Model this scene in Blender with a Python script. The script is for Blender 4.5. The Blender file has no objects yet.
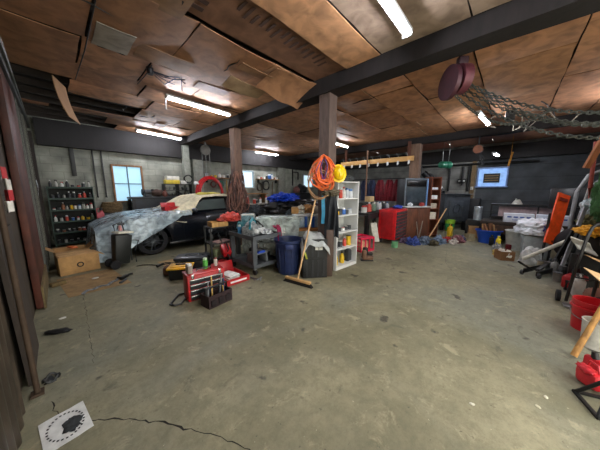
import bpy, bmesh, math, random
from mathutils import Vector, Matrix, noise
from math import sin, cos, pi, radians as R
SC = bpy.context.scene
COL = SC.collection
rnd = random.Random(7)

# ------------------------------------------------------------------ materials
def lin(h):
    h = h.lstrip('#'); c = [int(h[i:i+2], 16)/255 for i in (0, 2, 4)]
    return tuple(((v/12.92) if v <= .04045 else ((v+.055)/1.055)**2.4) for v in c) + (1,)
CACHE = {}
def mat(hexc, rough=.6, metal=0, var=.18, scale=9, bump=.0, trans=0, emit=0, alpha=1, dirt=None, dirt_amt=.35, spec=.5):
    key = (hexc, rough, metal, var, scale, bump, trans, emit, alpha, dirt, dirt_amt, spec)
    if key in CACHE: return CACHE[key]
    m = bpy.data.materials.new('paint_' + hexc.strip('#')); m.use_nodes = True
    nt = m.node_tree; N = nt.nodes; L = nt.links; b = N['Principled BSDF']
    c = lin(hexc)
    b.inputs['Roughness'].default_value = rough; b.inputs['Metallic'].default_value = metal
    b.inputs['Specular IOR Level'].default_value = spec
    if trans: b.inputs['Transmission Weight'].default_value = trans
    if alpha < 1: b.inputs['Alpha'].default_value = alpha
    tc = N.new('ShaderNodeTexCoord'); no = N.new('ShaderNodeTexNoise'); no.inputs['Scale'].default_value = scale
    no.inputs['Detail'].default_value = 5; no.inputs['Roughness'].default_value = .6
    L.new(tc.outputs['Object'], no.inputs['Vector'])
    rp = N.new('ShaderNodeValToRGB'); rp.color_ramp.elements[0].position = .3; rp.color_ramp.elements[1].position = .7
    rp.color_ramp.elements[0].color = tuple(v*(1-var*1.6) for v in c[:3]) + (1,)
    rp.color_ramp.elements[1].color = tuple(min(1, v*(1+var)) for v in c[:3]) + (1,)
    L.new(no.outputs['Fac'], rp.inputs['Fac']); out = rp.outputs['Color']
    if dirt:
        n2 = N.new('ShaderNodeTexNoise'); n2.inputs['Scale'].default_value = scale*.35; n2.inputs['Detail'].default_value = 8
        L.new(tc.outputs['Object'], n2.inputs['Vector'])
        r2 = N.new('ShaderNodeValToRGB'); r2.color_ramp.elements[0].position = .48; r2.color_ramp.elements[1].position = .72
        r2.color_ramp.elements[1].color = (dirt_amt*1.6,)*3 + (1,)
        L.new(n2.outputs['Fac'], r2.inputs['Fac'])
        mx = N.new('ShaderNodeMixRGB'); mx.inputs['Color2'].default_value = lin(dirt)
        L.new(r2.outputs['Color'], mx.inputs['Fac']); L.new(out, mx.inputs['Color1']); out = mx.outputs['Color']
    L.new(out, b.inputs['Base Color'])
    if bump:
        bp = N.new('ShaderNodeBump'); bp.inputs['Strength'].default_value = bump; bp.inputs['Distance'].default_value = .02
        L.new(no.outputs['Fac'], bp.inputs['Height']); L.new(bp.outputs['Normal'], b.inputs['Normal'])
    if emit:
        b.inputs['Emission Color'].default_value = c; b.inputs['Emission Strength'].default_value = emit
    CACHE[key] = m
    return m

def wood(hexc, scale=3, dark='#2a1c12', rough=.7):
    key = ('wood', hexc, scale, dark)
    if key in CACHE: return CACHE[key]
    m = bpy.data.materials.new('wood_' + hexc.strip('#')); m.use_nodes = True
    nt = m.node_tree; N = nt.nodes; L = nt.links; b = N['Principled BSDF']; b.inputs['Roughness'].default_value = rough
    tc = N.new('ShaderNodeTexCoord'); mp = N.new('ShaderNodeMapping'); mp.inputs['Scale'].default_value = (scale, scale, scale*.22)
    no = N.new('ShaderNodeTexNoise'); no.inputs['Scale'].default_value = 6; no.inputs['Detail'].default_value = 8; no.inputs['Distortion'].default_value = .6
    L.new(tc.outputs['Object'], mp.inputs['Vector']); L.new(mp.outputs['Vector'], no.inputs['Vector'])
    rp = N.new('ShaderNodeValToRGB'); c = lin(hexc); d = lin(dark)
    rp.color_ramp.elements[0].position = .3; rp.color_ramp.elements[0].color = tuple(c[i]*.45+d[i]*.55 for i in range(3)) + (1,)
    rp.color_ramp.elements[1].position = .62; rp.color_ramp.elements[1].color = c
    L.new(no.outputs['Fac'], rp.inputs['Fac']); L.new(rp.outputs['Color'], b.inputs['Base Color'])
    bp = N.new('ShaderNodeBump'); bp.inputs['Strength'].default_value = .25; bp.inputs['Distance'].default_value = .01
    L.new(no.outputs['Fac'], bp.inputs['Height']); L.new(bp.outputs['Normal'], b.inputs['Normal'])
    CACHE[key] = m
    return m

def sheet_mat(hexc, opacity=.55, rough=.15):
    key = ('sheet', hexc, opacity)
    if key in CACHE: return CACHE[key]
    m = bpy.data.materials.new('plastic_' + hexc.strip('#')); m.use_nodes = True
    nt = m.node_tree; N = nt.nodes; L = nt.links; b = N['Principled BSDF']; out = N['Material Output']
    b.inputs['Base Color'].default_value = lin(hexc); b.inputs['Roughness'].default_value = rough
    tr = N.new('ShaderNodeBsdfTransparent'); mx = N.new('ShaderNodeMixShader')
    tc = N.new('ShaderNodeTexCoord'); no = N.new('ShaderNodeTexNoise'); no.inputs['Scale'].default_value = 7; no.inputs['Detail'].default_value = 6
    no.inputs['Distortion'].default_value = .9
    L.new(tc.outputs['Object'], no.inputs['Vector'])
    mr = N.new('ShaderNodeMapRange'); mr.inputs[1].default_value = .35; mr.inputs[2].default_value = .65
    mr.inputs[3].default_value = max(0, opacity-.3); mr.inputs[4].default_value = min(1, opacity+.3)
    L.new(no.outputs['Fac'], mr.inputs[0]); L.new(mr.outputs[0], mx.inputs['Fac'])
    L.new(tr.outputs[0], mx.inputs[1]); L.new(b.outputs[0], mx.inputs[2]); L.new(mx.outputs[0], out.inputs['Surface'])
    bp = N.new('ShaderNodeBump'); bp.inputs['Strength'].default_value = .45; bp.inputs['Distance'].default_value = .02
    L.new(no.outputs['Fac'], bp.inputs['Height']); L.new(bp.outputs['Normal'], b.inputs['Normal'])
    CACHE[key] = m
    return m

def floor_mat():
    m = bpy.data.materials.new('stained_concrete'); m.use_nodes = True
    nt = m.node_tree; N = nt.nodes; L = nt.links; b = N['Principled BSDF']
    tc = N.new('ShaderNodeTexCoord')
    def nz(s, det=8, ro=.62, dist=0, v=None):
        n = N.new('ShaderNodeTexNoise'); n.inputs['Scale'].default_value = s; n.inputs['Detail'].default_value = det
        n.inputs['Roughness'].default_value = ro; n.inputs['Distortion'].default_value = dist
        L.new(v or tc.outputs['Object'], n.inputs['Vector']); return n.outputs['Fac']
    def ramp(f, p0, p1, c0, c1):
        r = N.new('ShaderNodeValToRGB'); r.color_ramp.elements[0].position = p0; r.color_ramp.elements[1].position = p1
        r.color_ramp.elements[0].color = c0; r.color_ramp.elements[1].color = c1; L.new(f, r.inputs['Fac']); return r.outputs['Color']
    def mix(f, a, bb, mode='MIX'):
        x = N.new('ShaderNodeMixRGB'); x.blend_type = mode
        if isinstance(f, float): x.inputs['Fac'].default_value = f
        else: L.new(f, x.inputs['Fac'])
        for s, v in (('Color1', a), ('Color2', bb)):
            if isinstance(v, tuple): x.inputs[s].default_value = v
            else: L.new(v, x.inputs[s])
        return x.outputs['Color']
    base = ramp(nz(.8, 6), .35, .68, lin('#6c6951'), lin('#979175'))
    base = mix(ramp(nz(.45, 4, .5, .8), .46, .62, (0, 0, 0, 1), (.55, .55, .55, 1)), base, lin('#7b7f74'))
    base = mix(ramp(nz(9, 12, .85), .40, .56, (.42, .42, .42, 1), (0, 0, 0, 1)), base, lin('#4f4e39'))
    base = mix(ramp(nz(1.9, 8, .7, 1.5), .60, .70, (0, 0, 0, 1), (.6, .6, .6, 1)), base, lin('#37342a'))
    base = mix(ramp(nz(3.3, 5, .5), .66, .71, (0, 0, 0, 1), (.8, .8, .8, 1)), base, lin('#26241d'))
    base = mix(ramp(nz(5.1, 9, .75, .5), .56, .66, (0, 0, 0, 1), (.5, .5, .5, 1)), base, lin('#b0a88a'))
    base = mix(ramp(nz(22, 4, .6), .66, .7, (0, 0, 0, 1), (.6, .6, .6, 1)), base, lin('#37342a'))
    mp = N.new('ShaderNodeMapping'); mp.inputs['Rotation'].default_value = (0, 0, .5); mp.inputs['Scale'].default_value = (6, .5, 1)
    L.new(tc.outputs['Object'], mp.inputs['Vector'])
    base = mix(ramp(nz(2.2, 6, .7, 0, mp.outputs['Vector']), .6, .75, (0, 0, 0, 1), (.25, .25, .25, 1)), base, lin('#a8a184'))
    base = mix(ramp(nz(38, 2, .5), .75, .78, (0, 0, 0, 1), (.7, .7, .7, 1)), base, lin('#c4bda2'))
    L.new(base, b.inputs['Base Color'])
    rr = N.new('ShaderNodeMapRange'); rr.inputs[3].default_value = .45; rr.inputs[4].default_value = .85
    L.new(nz(2.5), rr.inputs[0]); L.new(rr.outputs[0], b.inputs['Roughness'])
    bp = N.new('ShaderNodeBump'); bp.inputs['Strength'].default_value = .3; bp.inputs['Distance'].default_value = .01
    L.new(nz(14, 10, .7), bp.inputs['Height']); L.new(bp.outputs['Normal'], b.inputs['Normal'])
    return m

def block_mat(name, c1, c2, mortar, rot, bw=.41, bh=.205):
    m = bpy.data.materials.new(name); m.use_nodes = True
    nt = m.node_tree; N = nt.nodes; L = nt.links; b = N['Principled BSDF']; b.inputs['Roughness'].default_value = .8
    tc = N.new('ShaderNodeTexCoord'); mp = N.new('ShaderNodeMapping'); mp.inputs['Rotation'].default_value = rot
    L.new(tc.outputs['Object'], mp.inputs['Vector'])
    br = N.new('ShaderNodeTexBrick'); br.inputs['Color1'].default_value = lin(c1); br.inputs['Color2'].default_value = lin(c2)
    br.inputs['Mortar'].default_value = lin(mortar); br.inputs['Scale'].default_value = 1
    br.inputs['Brick Width'].default_value = bw; br.inputs['Row Height'].default_value = bh; br.inputs['Mortar Size'].default_value = .008
    L.new(mp.outputs['Vector'], br.inputs['Vector'])
    no = N.new('ShaderNodeTexNoise'); no.inputs['Scale'].default_value = 2.5; no.inputs['Detail'].default_value = 8
    L.new(tc.outputs['Object'], no.inputs['Vector'])
    rp = N.new('ShaderNodeValToRGB'); rp.color_ramp.elements[0].position = .3; rp.color_ramp.elements[1].position = .7
    rp.color_ramp.elements[0].color = (.45, .45, .45, 1); rp.color_ramp.elements[1].color = (1.1, 1.1, 1.08, 1)
    L.new(no.outputs['Fac'], rp.inputs['Fac'])
    mx = N.new('ShaderNodeMixRGB'); mx.blend_type = 'MULTIPLY'; mx.inputs['Fac'].default_value = 1
    L.new(br.outputs['Color'], mx.inputs['Color1']); L.new(rp.outputs['Color'], mx.inputs['Color2']); L.new(mx.outputs['Color'], b.inputs['Base Color'])
    bp = N.new('ShaderNodeBump'); bp.inputs['Strength'].default_value = .4; bp.inputs['Distance'].default_value = .01
    L.new(br.outputs['Fac'], bp.inputs['Height']); bp.invert = True; L.new(bp.outputs['Normal'], b.inputs['Normal'])
    return m

BLACK = mat('#0e0f10', .5); BLACKG = mat('#0d0e10', .25); RUBBER = mat('#17171a', .85); DGREY = mat('#3a3d40', .55)
GREY = mat('#777b7c', .5); LGREY = mat('#a9adab', .5); STEEL = mat('#8b8d8c', .35, .8); CHROME = mat('#c9cbcb', .2, .9)
WHITE = mat('#d9d9d2', .5, dirt='#8d8878'); RED = mat('#b3181f', .38, dirt='#3a1512', dirt_amt=.2); DRED = mat('#6d141a', .5)
PINK = mat('#e0264d', .45); ORANGE = mat('#ee5216', .45); YELLOW = mat('#e3bc17', .45); BLUE = mat('#1b47b0', .5); NAVY = mat('#1c2a52', .5)
GREEN = mat('#3f9e4a', .5); CARD = mat('#b08a5c', .85, dirt='#7d5c38'); CARDIN = mat('#8f6b42', .9); PAPER = mat('#e3e1d8', .8)
CREAM = mat('#d8cfb0', .9, bump=.4); BROWN = wood('#5e3320'); PINE = wood('#c69a5a', 3, '#8a5f30'); OAK = wood('#9c7446', 3, '#50341c')
LBLUE = mat('#7fb3cf', .5); TEAL = mat('#2b7f8c', .5); RUSTY = mat('#5a3626', .8, dirt='#2c1a14', dirt_amt=.5, bump=.3)
CLEAR = sheet_mat('#b9c8c4', .55, .25); DARKGREEN = mat('#1f3a2e', .5)

# ------------------------------------------------------------------ mesh builder
class M:
    def __init__(s): s.b = bmesh.new()
    def _xf(s, vs, loc, rot):
        mt = Matrix.Translation(Vector(loc))
        if rot is not None:
            from mathutils import Euler
            mt = mt @ Euler(rot).to_matrix().to_4x4()
        bmesh.ops.transform(s.b, matrix=mt, verts=vs)
    def box(s, loc, size, rot=None, bev=0, taper=1):     # loc is the centre
        g = bmesh.ops.create_cube(s.b, size=1); vs = g['verts']
        for v in vs:
            k = taper if v.co.z < 0 else 1
            v.co = Vector((v.co.x*size[0]*k, v.co.y*size[1]*k, v.co.z*size[2]))
        if bev:
            es = list({e for v in vs for e in v.link_edges})
            r = bmesh.ops.bevel(s.b, geom=es, offset=min(bev, min(size)*.45), segments=2, profile=.5, affect='EDGES')
            vs = list({v for f in r['faces'] for v in f.verts} | {v for v in vs if v.is_valid})
        s._xf(vs, loc, rot); return s
    def cyl(s, p0, p1, r0, r1=None, seg=14, cap=True):
        r1 = r0 if r1 is None else r1
        p0, p1 = Vector(p0), Vector(p1); d = p1-p0
        q = d.to_track_quat('Z', 'Y') if d.length > 1e-9 else Vector((0, 0, 1)).to_track_quat('Z', 'Y')
        A = [s.b.verts.new(p0 + q @ Vector((r0*cos(2*pi*i/seg), r0*sin(2*pi*i/seg), 0))) for i in range(seg)]
        B = [s.b.verts.new(p1 + q @ Vector((r1*cos(2*pi*i/seg), r1*sin(2*pi*i/seg), 0))) for i in range(seg)]
        for i in range(seg): s.b.faces.new((A[i], A[(i+1) % seg], B[(i+1) % seg], B[i]))
        if cap: s.b.faces.new(A[::-1]); s.b.faces.new(B)
        return s
    def bar(s, p0, p1, w, t, n=(-.73, -.68, 0)):        # flat bar from p0 to p1, broad side facing n
        p0, p1 = Vector(p0), Vector(p1); d = (p1-p0); L_ = d.length; d.normalize(); a = Vector(n).cross(d).normalized(); b = d.cross(a)
        g = bmesh.ops.create_cube(s.b, size=1)
        for v in g['verts']: c = v.co.copy(); v.co = (p0+p1)/2 + d*(c.z*L_) + a*(c.x*w) + b*(c.y*t)
        return s
    def lathe(s, prof, c=(0, 0, 0), seg=20, axis='Z', sq=1.0, cap=True):
        rings = []
        for r, z in prof:
            ring = []
            for i in range(seg):
                a = 2*pi*i/seg; x, y = r*cos(a), r*sin(a)*sq
                p = (x, y, z) if axis == 'Z' else ((z, x, y) if axis == 'X' else (x, z, y))
                ring.append(s.b.verts.new(Vector(p)+Vector(c)))
            rings.append(ring)
        for a, b in zip(rings, rings[1:]):
            for i in range(seg): s.b.faces.new((a[i], a[(i+1) % seg], b[(i+1) % seg], b[i]))
        if cap and prof[0][0] > 1e-4: s.b.faces.new(rings[0][::-1])
        if cap and prof[-1][0] > 1e-4: s.b.faces.new(rings[-1])
        return s
    def tube(s, pts, r, seg=6, closed=False):
        pts = [Vector(p) for p in pts]; n = len(pts); rings = []
        up = Vector((0, 0, 1))
        for i, p in enumerate(pts):
            if closed: t = pts[(i+1) % n]-pts[i-1]
            else: t = pts[min(i+1, n-1)]-pts[max(i-1, 0)]
            t.normalize()
            a = t.cross(up)
            if a.length < .05: a = t.cross(Vector((1, 0, 0)))
            a.normalize(); b = t.cross(a)
            rr = r[i] if isinstance(r, (list, tuple)) else r
            rings.append([s.b.verts.new(p + a*rr*cos(2*pi*k/seg) + b*rr*sin(2*pi*k/seg)) for k in range(seg)])
        for i in range(n if closed else n-1):
            a, b = rings[i], rings[(i+1) % n]
            for k in range(seg): s.b.faces.new((a[k], a[(k+1) % seg], b[(k+1) % seg], b[k]))
        if not closed: s.b.faces.new(rings[0][::-1]); s.b.faces.new(rings[-1])
        return s
    def blob(s, c, rad, amp=.18, seed=0, sub=4, flat=None, freq=2.5):
        g = bmesh.ops.create_icosphere(s.b, subdivisions=sub, radius=1)
        for v in g['verts']:
            n = noise.noise(v.co*freq + Vector((seed*3.1, seed, 5))) + .5*noise.noise(v.co*freq*2.7 + Vector((seed, 9, seed)))
            k = 1+amp*n
            v.co = Vector((v.co.x*rad[0]*k, v.co.y*rad[1]*k, v.co.z*rad[2]*k))
            if flat is not None and v.co.z < flat: v.co.z = flat
            v.co += Vector(c)
        return s
    def grid(s, fn, nu, nv, thick=0):
        V = [[s.b.verts.new(Vector(fn(i/nu, j/nv))) for j in range(nv+1)] for i in range(nu+1)]
        F = [s.b.faces.new((V[i][j], V[i+1][j], V[i+1][j+1], V[i][j+1])) for i in range(nu) for j in range(nv)]
        if thick:
            bmesh.ops.recalc_face_normals(s.b, faces=F); bmesh.ops.solidify(s.b, geom=F, thickness=thick)
        return s
    def prism(s, poly, z0, z1, ax='Z', rot=None, loc=(0, 0, 0)):
        def f(a, b, c): return {'Z': (a, b, c), 'Y': (a, c, b), 'X': (c, a, b)}[ax]
        A = [s.b.verts.new(Vector(f(p[0], p[1], z0))) for p in poly]; B = [s.b.verts.new(Vector(f(p[0], p[1], z1))) for p in poly]
        n = len(poly)
        for i in range(n): s.b.faces.new((A[i], A[(i+1) % n], B[(i+1) % n], B[i]))
        s.b.faces.new(A[::-1]); s.b.faces.new(B)
        s._xf(A+B, loc, rot); return s
    def tray(s, loc, size, wall=.01, h0=0, bev=0):       # open box, loc = centre of the bottom
        x, y, z = loc; a, b, c = size; w = wall
        s.box((x, y, z+w/2), (a, b, w))
        s.box((x-a/2+w/2, y, z+c/2+w/2), (w, b, c-w)); s.box((x+a/2-w/2, y, z+c/2+w/2), (w, b, c-w))
        s.box((x, y-b/2+w/2, z+c/2+w/2), (a-2*w, w, c-w)); s.box((x, y+b/2-w/2, z+c/2+w/2), (a-2*w, w, c-w))
        return s
    def build(s, name, m, parent=None, smooth=True):
        bmesh.ops.recalc_face_normals(s.b, faces=s.b.faces)
        me = bpy.data.meshes.new(name); s.b.to_mesh(me); s.b.free()
        me.materials.append(m)
        if smooth:
            me.polygons.foreach_set('use_smooth', [True]*len(me.polygons)); me.set_sharp_from_angle(angle=R(38))
        o = bpy.data.objects.new(name, me); COL.objects.link(o); o.parent = parent
        return o

def tag(o, label, cat, group=None):
    o['label'] = label; o['category'] = cat
    if group: o['group'] = group
    return o
def thing(name, label, cat, loc, rz=0, group=None):
    o = bpy.data.objects.new(name, None); COL.objects.link(o); o.location = loc; o.rotation_euler = (0, 0, rz)
    o.empty_display_size = .1
    return tag(o, label, cat, group)
def solo(name, m, material, label, cat, loc=(0, 0, 0), rz=0, group=None):
    o = m.build(name, material); o.location = loc; o.rotation_euler = (0, 0, rz); return tag(o, label, cat, group)
def struct(name, m, material, parent=None):
    o = m.build(name, material, parent, smooth=False)
    if parent is None: o['kind'] = 'structure'
    return o
def copy_tree(o, loc, label, rz=None, group=None, parent=None):
    c = o.copy(); COL.objects.link(c); c.parent = parent
    for ch in [k for k in bpy.data.objects if k.parent == o]: copy_tree(ch, None, None, parent=c)
    if loc is not None: c.location = loc
    if rz is not None: c.rotation_euler = (0, 0, rz)
    if label: c['label'] = label
    if group: c['group'] = group
    return c

# ------------------------------------------------------------------ the room
W0, W1, D0, D1, H = -.36, 12.0, -2.0, 9.3, 3.5
fl = M().box(((W0+W1)/2, (D0+D1)/2-2, -.05), (W1-W0+.4, D1-D0+4.4, .1)); struct('floor', fl, floor_mat())
flo = bpy.data.objects['floor']
# real cracks in the slab
def crack(pts, w, seed):
    m = M(); r = random.Random(seed); P = []
    for a, b in zip(pts, pts[1:]):
        n = max(3, int(math.dist(a, b)/.035))
        for i in range(n): P.append((a[0]+(b[0]-a[0])*i/n + r.uniform(-.010, .010), a[1]+(b[1]-a[1])*i/n + r.uniform(-.010, .010)))
    def q(u, v):
        i = min(int(u*(len(P)-1)+.5), len(P)-1); x, y = P[i]; j = min(i+1, len(P)-1); k = max(j-1, 0)
        dx, dy = P[j][0]-P[k][0], P[j][1]-P[k][1]; l = math.hypot(dx, dy) or 1; ww = w*(.25+.75*abs(noise.noise(Vector((i*.3, seed, 0)))*2))
        return (x-dy/l*ww*(v-.5), y+dx/l*ww*(v-.5), .0012)
    m.grid(q, len(P)-1, 1); m.build('crack', mat('#1d1b15', .95), flo)
crack([(-.04, 1.95), (.03, 1.9), (.19, 1.72), (.32, 1.55), (.42, 1.38), (.5, 1.25), (.6, 1.03), (.75, .7)], .016, 3)
crack([(-.2, 2.33), (-.17, 2.15), (-.11, 2.06), (-.04, 1.96)], .01, 5)
crack([(.06, 2.6), (.08, 3.4), (.1, 4.3), (.12, 5.1)], .006, 9)
crack([(4.0, -.2), (4.6, .5), (5.6, .9), (6.9, 1.1)], .006, 12)

LW = block_mat('left_wall_boards', '#3a3025', '#463a2c', '#161512', (R(90), 0, R(90)), 3.0, .3)
BW = block_mat('back_wall_block', '#93958a', '#9c9e92', '#86887d', (R(90), 0, 0), .41, .205)
RW = block_mat('right_wall_block', '#8b8c88', '#9d9d97', '#63645f', (R(90), 0, R(90)), .45, .22)
def wall_with_holes(name, m, axis, pos, a0, a1, holes, z1=H, t=.15):
    b = M(); cur = a0
    def seg(u0, u1, z0, zz):
        if u1-u0 < 1e-3 or zz-z0 < 1e-3: return
        if axis == 'Y': b.box(((u0+u1)/2, pos, (z0+zz)/2), (u1-u0, t, zz-z0))
        else: b.box((pos, (u0+u1)/2, (z0+zz)/2), (t, u1-u0, zz-z0))
    for h0, h1, hz0, hz1 in sorted(holes):
        seg(cur, h0, 0, z1); seg(h0, h1, 0, hz0); seg(h0, h1, hz1, z1); cur = h1
    seg(cur, a1, 0, z1); return struct(name, b, m)
wall_with_holes('wall_left', LW, 'X', W0-.075, D0, D1, [])
wb = wall_with_holes('wall_back', BW, 'Y', D1+.075, W0-.15, W1+.15, [(1.3, 2.03, 1.2, 2.3), (6.0, 6.6, 1.68, 2.42), (10.25, 11.1, 1.74, 2.42)])
wr = wall_with_holes('wall_right', RW, 'X', W1+.075, D0, D1, [(.22, 1.08, 1.7, 2.4)])
wall_with_holes('wall_near', RW, 'Y', D0-.075, 5.2, W1, [])
bk = M().box((2.3, D0-.075, 3.15), (5.4, .15, .7)); struct('trim_1', bk, wood('#4a3526'))

WSKY = mat('#9fcbe8', .4, emit=1.6, var=.1, scale=2)
def window(n, axis, pos, a0, a1, z0, z1, cols, rows, fm, lit, label=None, fan=False, glow=True):
    b = M(); w = .05; c = (a0+a1)/2
    def bx(u0, u1, q0, q1, d=.12, off=0):
        if axis == 'Y': b.box(((u0+u1)/2, pos+off, (q0+q1)/2), (u1-u0, d, q1-q0), bev=.004)
        else: b.box((pos+off, (u0+u1)/2, (q0+q1)/2), (d, u1-u0, q1-q0), bev=.004)
    bx(a0-w, a0, z0-w, z1+w); bx(a1, a1+w, z0-w, z1+w); bx(a0, a1, z1, z1+w); bx(a0-w-.03, a1+w+.03, z0-w, z0, .16)
    o = struct('window_%d' % n, b, fm)
    b = M()
    for i in range(1, cols): u = a0+(a1-a0)*i/cols; bx(u-.014, u+.014, z0, z1, .04)
    for i in range(1, rows): u = z0+(z1-z0)*i/rows; bx(a0, a1, u-.014, u+.014, .04)
    if cols+rows > 2: struct('muntin', b, mat('#3d5a6c', .5), o)
    else: b.b.free()
    b = M()
    if axis == 'Y': b.box((c, pos+.03, (z0+z1)/2), (a1-a0, .01, z1-z0))
    else: b.box((pos+.03, c, (z0+z1)/2), (.01, a1-a0, z1-z0))
    struct('pane', b, lit, o)
    return o
LIT = mat('#9cc6dc', .6, emit=.27, var=.1, scale=1.5); LIT2 = mat('#b9d3e2', .6, emit=.36, var=.1, scale=1.5); LIT3 = mat('#84a9dd', .6, emit=.27, var=.25, scale=5)
window(1, 'Y', D1, 1.3, 2.03, 1.2, 2.3, 2, 2, wood('#8a5f3a', 4), LIT)
window(2, 'Y', D1, 6.0, 6.6, 1.68, 2.42, 1, 1, mat('#9aa5a6', .5), LIT2)
window(3, 'Y', D1, 10.25, 11.1, 1.74, 2.42, 1, 1, mat('#8f9aa0', .5), LIT2)
w4 = window(4, 'X', W1, .22, 1.08, 1.7, 2.4, 1, 1, mat('#7d96c8', .5), LIT3)
m = M().box((W1-.03, .66, 2.02), (.1, .5, .36), bev=.01); struct('air_conditioner', m, mat('#1f252b', .6), w4)
m = M()
for k in range(3): m.box((W1-.09, .66, 1.93+k*.09), (.02, .42, .03))
struct('grille', m, mat('#9a7b4a', .6), w4)

pm = block_mat('painted_block', '#4a4f53', '#5a5f64', '#34383c', (R(90), 0, R(90)), .45, .22)
m = M()
for y0, y1, z0, z1 in [(-2, .17, 0, 2.75), (.17, 1.13, 0, 1.64), (.17, 1.13, 2.46, 2.75)]: m.box((W1-.003, (y0+y1)/2, (z0+z1)/2), (.006, y1-y0, z1-z0))
struct('painted_blocks', m, pm, wr)
# dark beams against the walls
DARKW = wood('#2b211b', 2, '#0d0b0a')
struct('trim_2', M().box((6, D1-.12, 3.05), (12.4, .24, .66)), wood('#161213', 2, '#060505'))
struct('trim_3', M().box((W1-.14, 3.5, 2.98), (.28, 11.4, .5)), wood('#171414', 2, '#060505'))
struct('trim_4', M().box((3.9, D1-.1, 1.4), (.38, .2, 2.8)), mat('#9a9d92', .8))
struct('trim_5', M().box((8.35, D1-.1, 1.4), (.5, .2, 2.8)), mat('#6f7167', .8))
struct('trim_6', M().box((W1-.05, 1.25, 1.5), (.1, .14, 3)), mat('#7f6a4c', .8))
struct('trim_7', M().box((W0+.05, 9.1, 1.5), (.1, .4, 3)), DARKW)

# big beams and posts
def rough_beam(name, x, y0, y1, z0, z1, w, m):
    b = M(); n = 60
    def f(i, t):
        y = y0+(y1-y0)*i; a = t*4
        k = noise.noise(Vector((y*1.3, a, x)))*.03
        c = [(-w/2, z0), (w/2, z0), (w/2, z1), (-w/2, z1), (-w/2, z0)][int(round(a))]
        return (x+c[0]+k, y, c[1]+k*.8)
    b.grid(f, n, 4); return struct(name, b, m)
BEAM = wood('#1d1716', 2, '#070606', .9)
rough_beam('trim_8', 3.42, D0, D1, 3.17, 3.5, .3, BEAM)
rough_beam('trim_9', 8.95, D0, D1, 3.15, 3.5, .28, BEAM)
def post(x, y, s, z, m, label):
    b = M()
    def f(i, t):
        a = int(round(t*4)) % 4; c = [(-1, -1), (1, -1), (1, 1), (-1, 1)][a]
        k = 1+noise.noise(Vector((i*4, a*3, x)))*.06
        return (c[0]*s/2*k, c[1]*s/2*k, i*z)
    b.grid(f, 24, 4)
    return solo('wooden_post', b, m, label, 'post', (x, y, 0), 0, 'rough wooden posts holding up the beams')
POSTM = wood('#6e5546', 3, '#2c1f19')
post(3.4, 2.5, .22, 3.18, wood('#5b4a41', 3, '#2a1f1a'), 'rough dark wooden post with orange cords, beside the white shelving unit')
post(3.45, 5.6, .22, 3.18, POSTM, 'rough wooden post draped with brown cords in front of the parked car')
post(8.98, 2.66, .3, 3.16, wood('#7d6350', 3, '#33241b'), 'squared wooden post rising behind the glass-fronted black box')
struct('trim_10', M().box((3.42, 9.0, 1.6), (.2, .2, 3.2)), mat('#8e9186', .8))

# ------------------------------------------------------------------ ceiling with its patchwork of boards
cl = M().box(((W0+W1)/2, (D0+D1)/2, H+.1), (W1-W0+.3, D1-D0+.3, .1)); ceil = struct('ceiling', cl, mat('#1a1613', .9))
jo = M()
for k in range(22): jo.box(((W0+W1)/2, D0+.3+k*.52, H-.0), (W1-W0, .05, .12))
struct('joist', jo, wood('#2a2019', 2, '#0d0b0a'), ceil)
def panel(x0, x1, y0, y1, z, col, sag=.02, seed=0, parent=ceil, name='ceiling_panel'):
    nx, ny = max(3, int((x1-x0)*6)), max(3, int((y1-y0)*6))
    def f(u, v):
        x = x0+(x1-x0)*u; y = y0+(y1-y0)*v
        e = noise.noise(Vector((x*1.1, y*1.1, seed)))*.03
        ed = .012*noise.noise(Vector((x*3, y*3, seed+7)))
        return (x+ed, y+ed, z - sag*4*u*(1-u)*.6 + e*.6)
    b = M().grid(f, nx, ny, .008)
    return b.build(name, wood(col, .9, '#3b2617', .62) if col[0] == '#' else col, parent)
TAN = ['#bd8a63', '#b08058', '#c4936a', '#b6845e', '#a87854', '#c08c68', '#a37552']
i = 0
rows = [(-1.98, -.75), (-.73, .5), (.52, 1.5), (1.52, 2.05)]
cuts = {0: [-.33, 1.4, 3.25], 1: [-.33, .9, 2.1, 3.25], 2: [-.33, .6, 1.95, 3.25], 3: [-.33, 1.2, 3.25]}
for r, (y0, y1) in enumerate(rows):
    c = cuts[r]
    for a, b_ in zip(c, c[1:]):
        i += 1
        colr = '#a08b78' if (r in (1, 2) and a > 1.9) else TAN[(i*3) % 7]
        panel(a+.008, b_-.008, y0, y1, 3.39+rnd.uniform(-.01, .012), colr, seed=i)
for y0, y1, c in [(2.72, 3.98, [.46, 1.3, 2.4, 3.25]), (4.0, 4.85, [.42, 1.15, 2.0, 2.75, 3.25]), (4.87, 5.6, [.38, 1.3, 2.3, 3.25]), (5.62, 6.35, [.36, 1.6, 2.6, 3.25]),
                  (6.37, 7.35, [1.55, 2.5, 3.25]), (7.38, 8.3, [1.1, 2.3, 3.25]), (8.32, 9.05, [1.4, 3.2])]:
    for a, b_ in zip(c, c[1:]):
        i += 1; panel(a+.008, b_-.008, y0, y1, 3.38+rnd.uniform(-.012, .015), TAN[(i*5) % 7], .025, i)
for y0, y1, c in [(1.0, 2.7, [-.34, .44]), (2.72, 3.95, [-.34, .44]), (3.97, 5.45, [-.34, .4])]:
    i += 1; panel(c[0], c[1], y0, y1, 3.37, TAN[(i*2) % 7], .02, i)
panel(.3, 1.5, 6.95, 7.3, 3.3, '#a0704f', .02, 80)
panel(-.3, .1, 7.1, 7.3, 3.3, '#a0704f', .02, 81)
p_ = panel(.5, .86, 3.45, 4.0, 3.35, '#9a9080', .01, 90); p_['label'] = 'grey patch board nailed over the ceiling panels'
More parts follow.
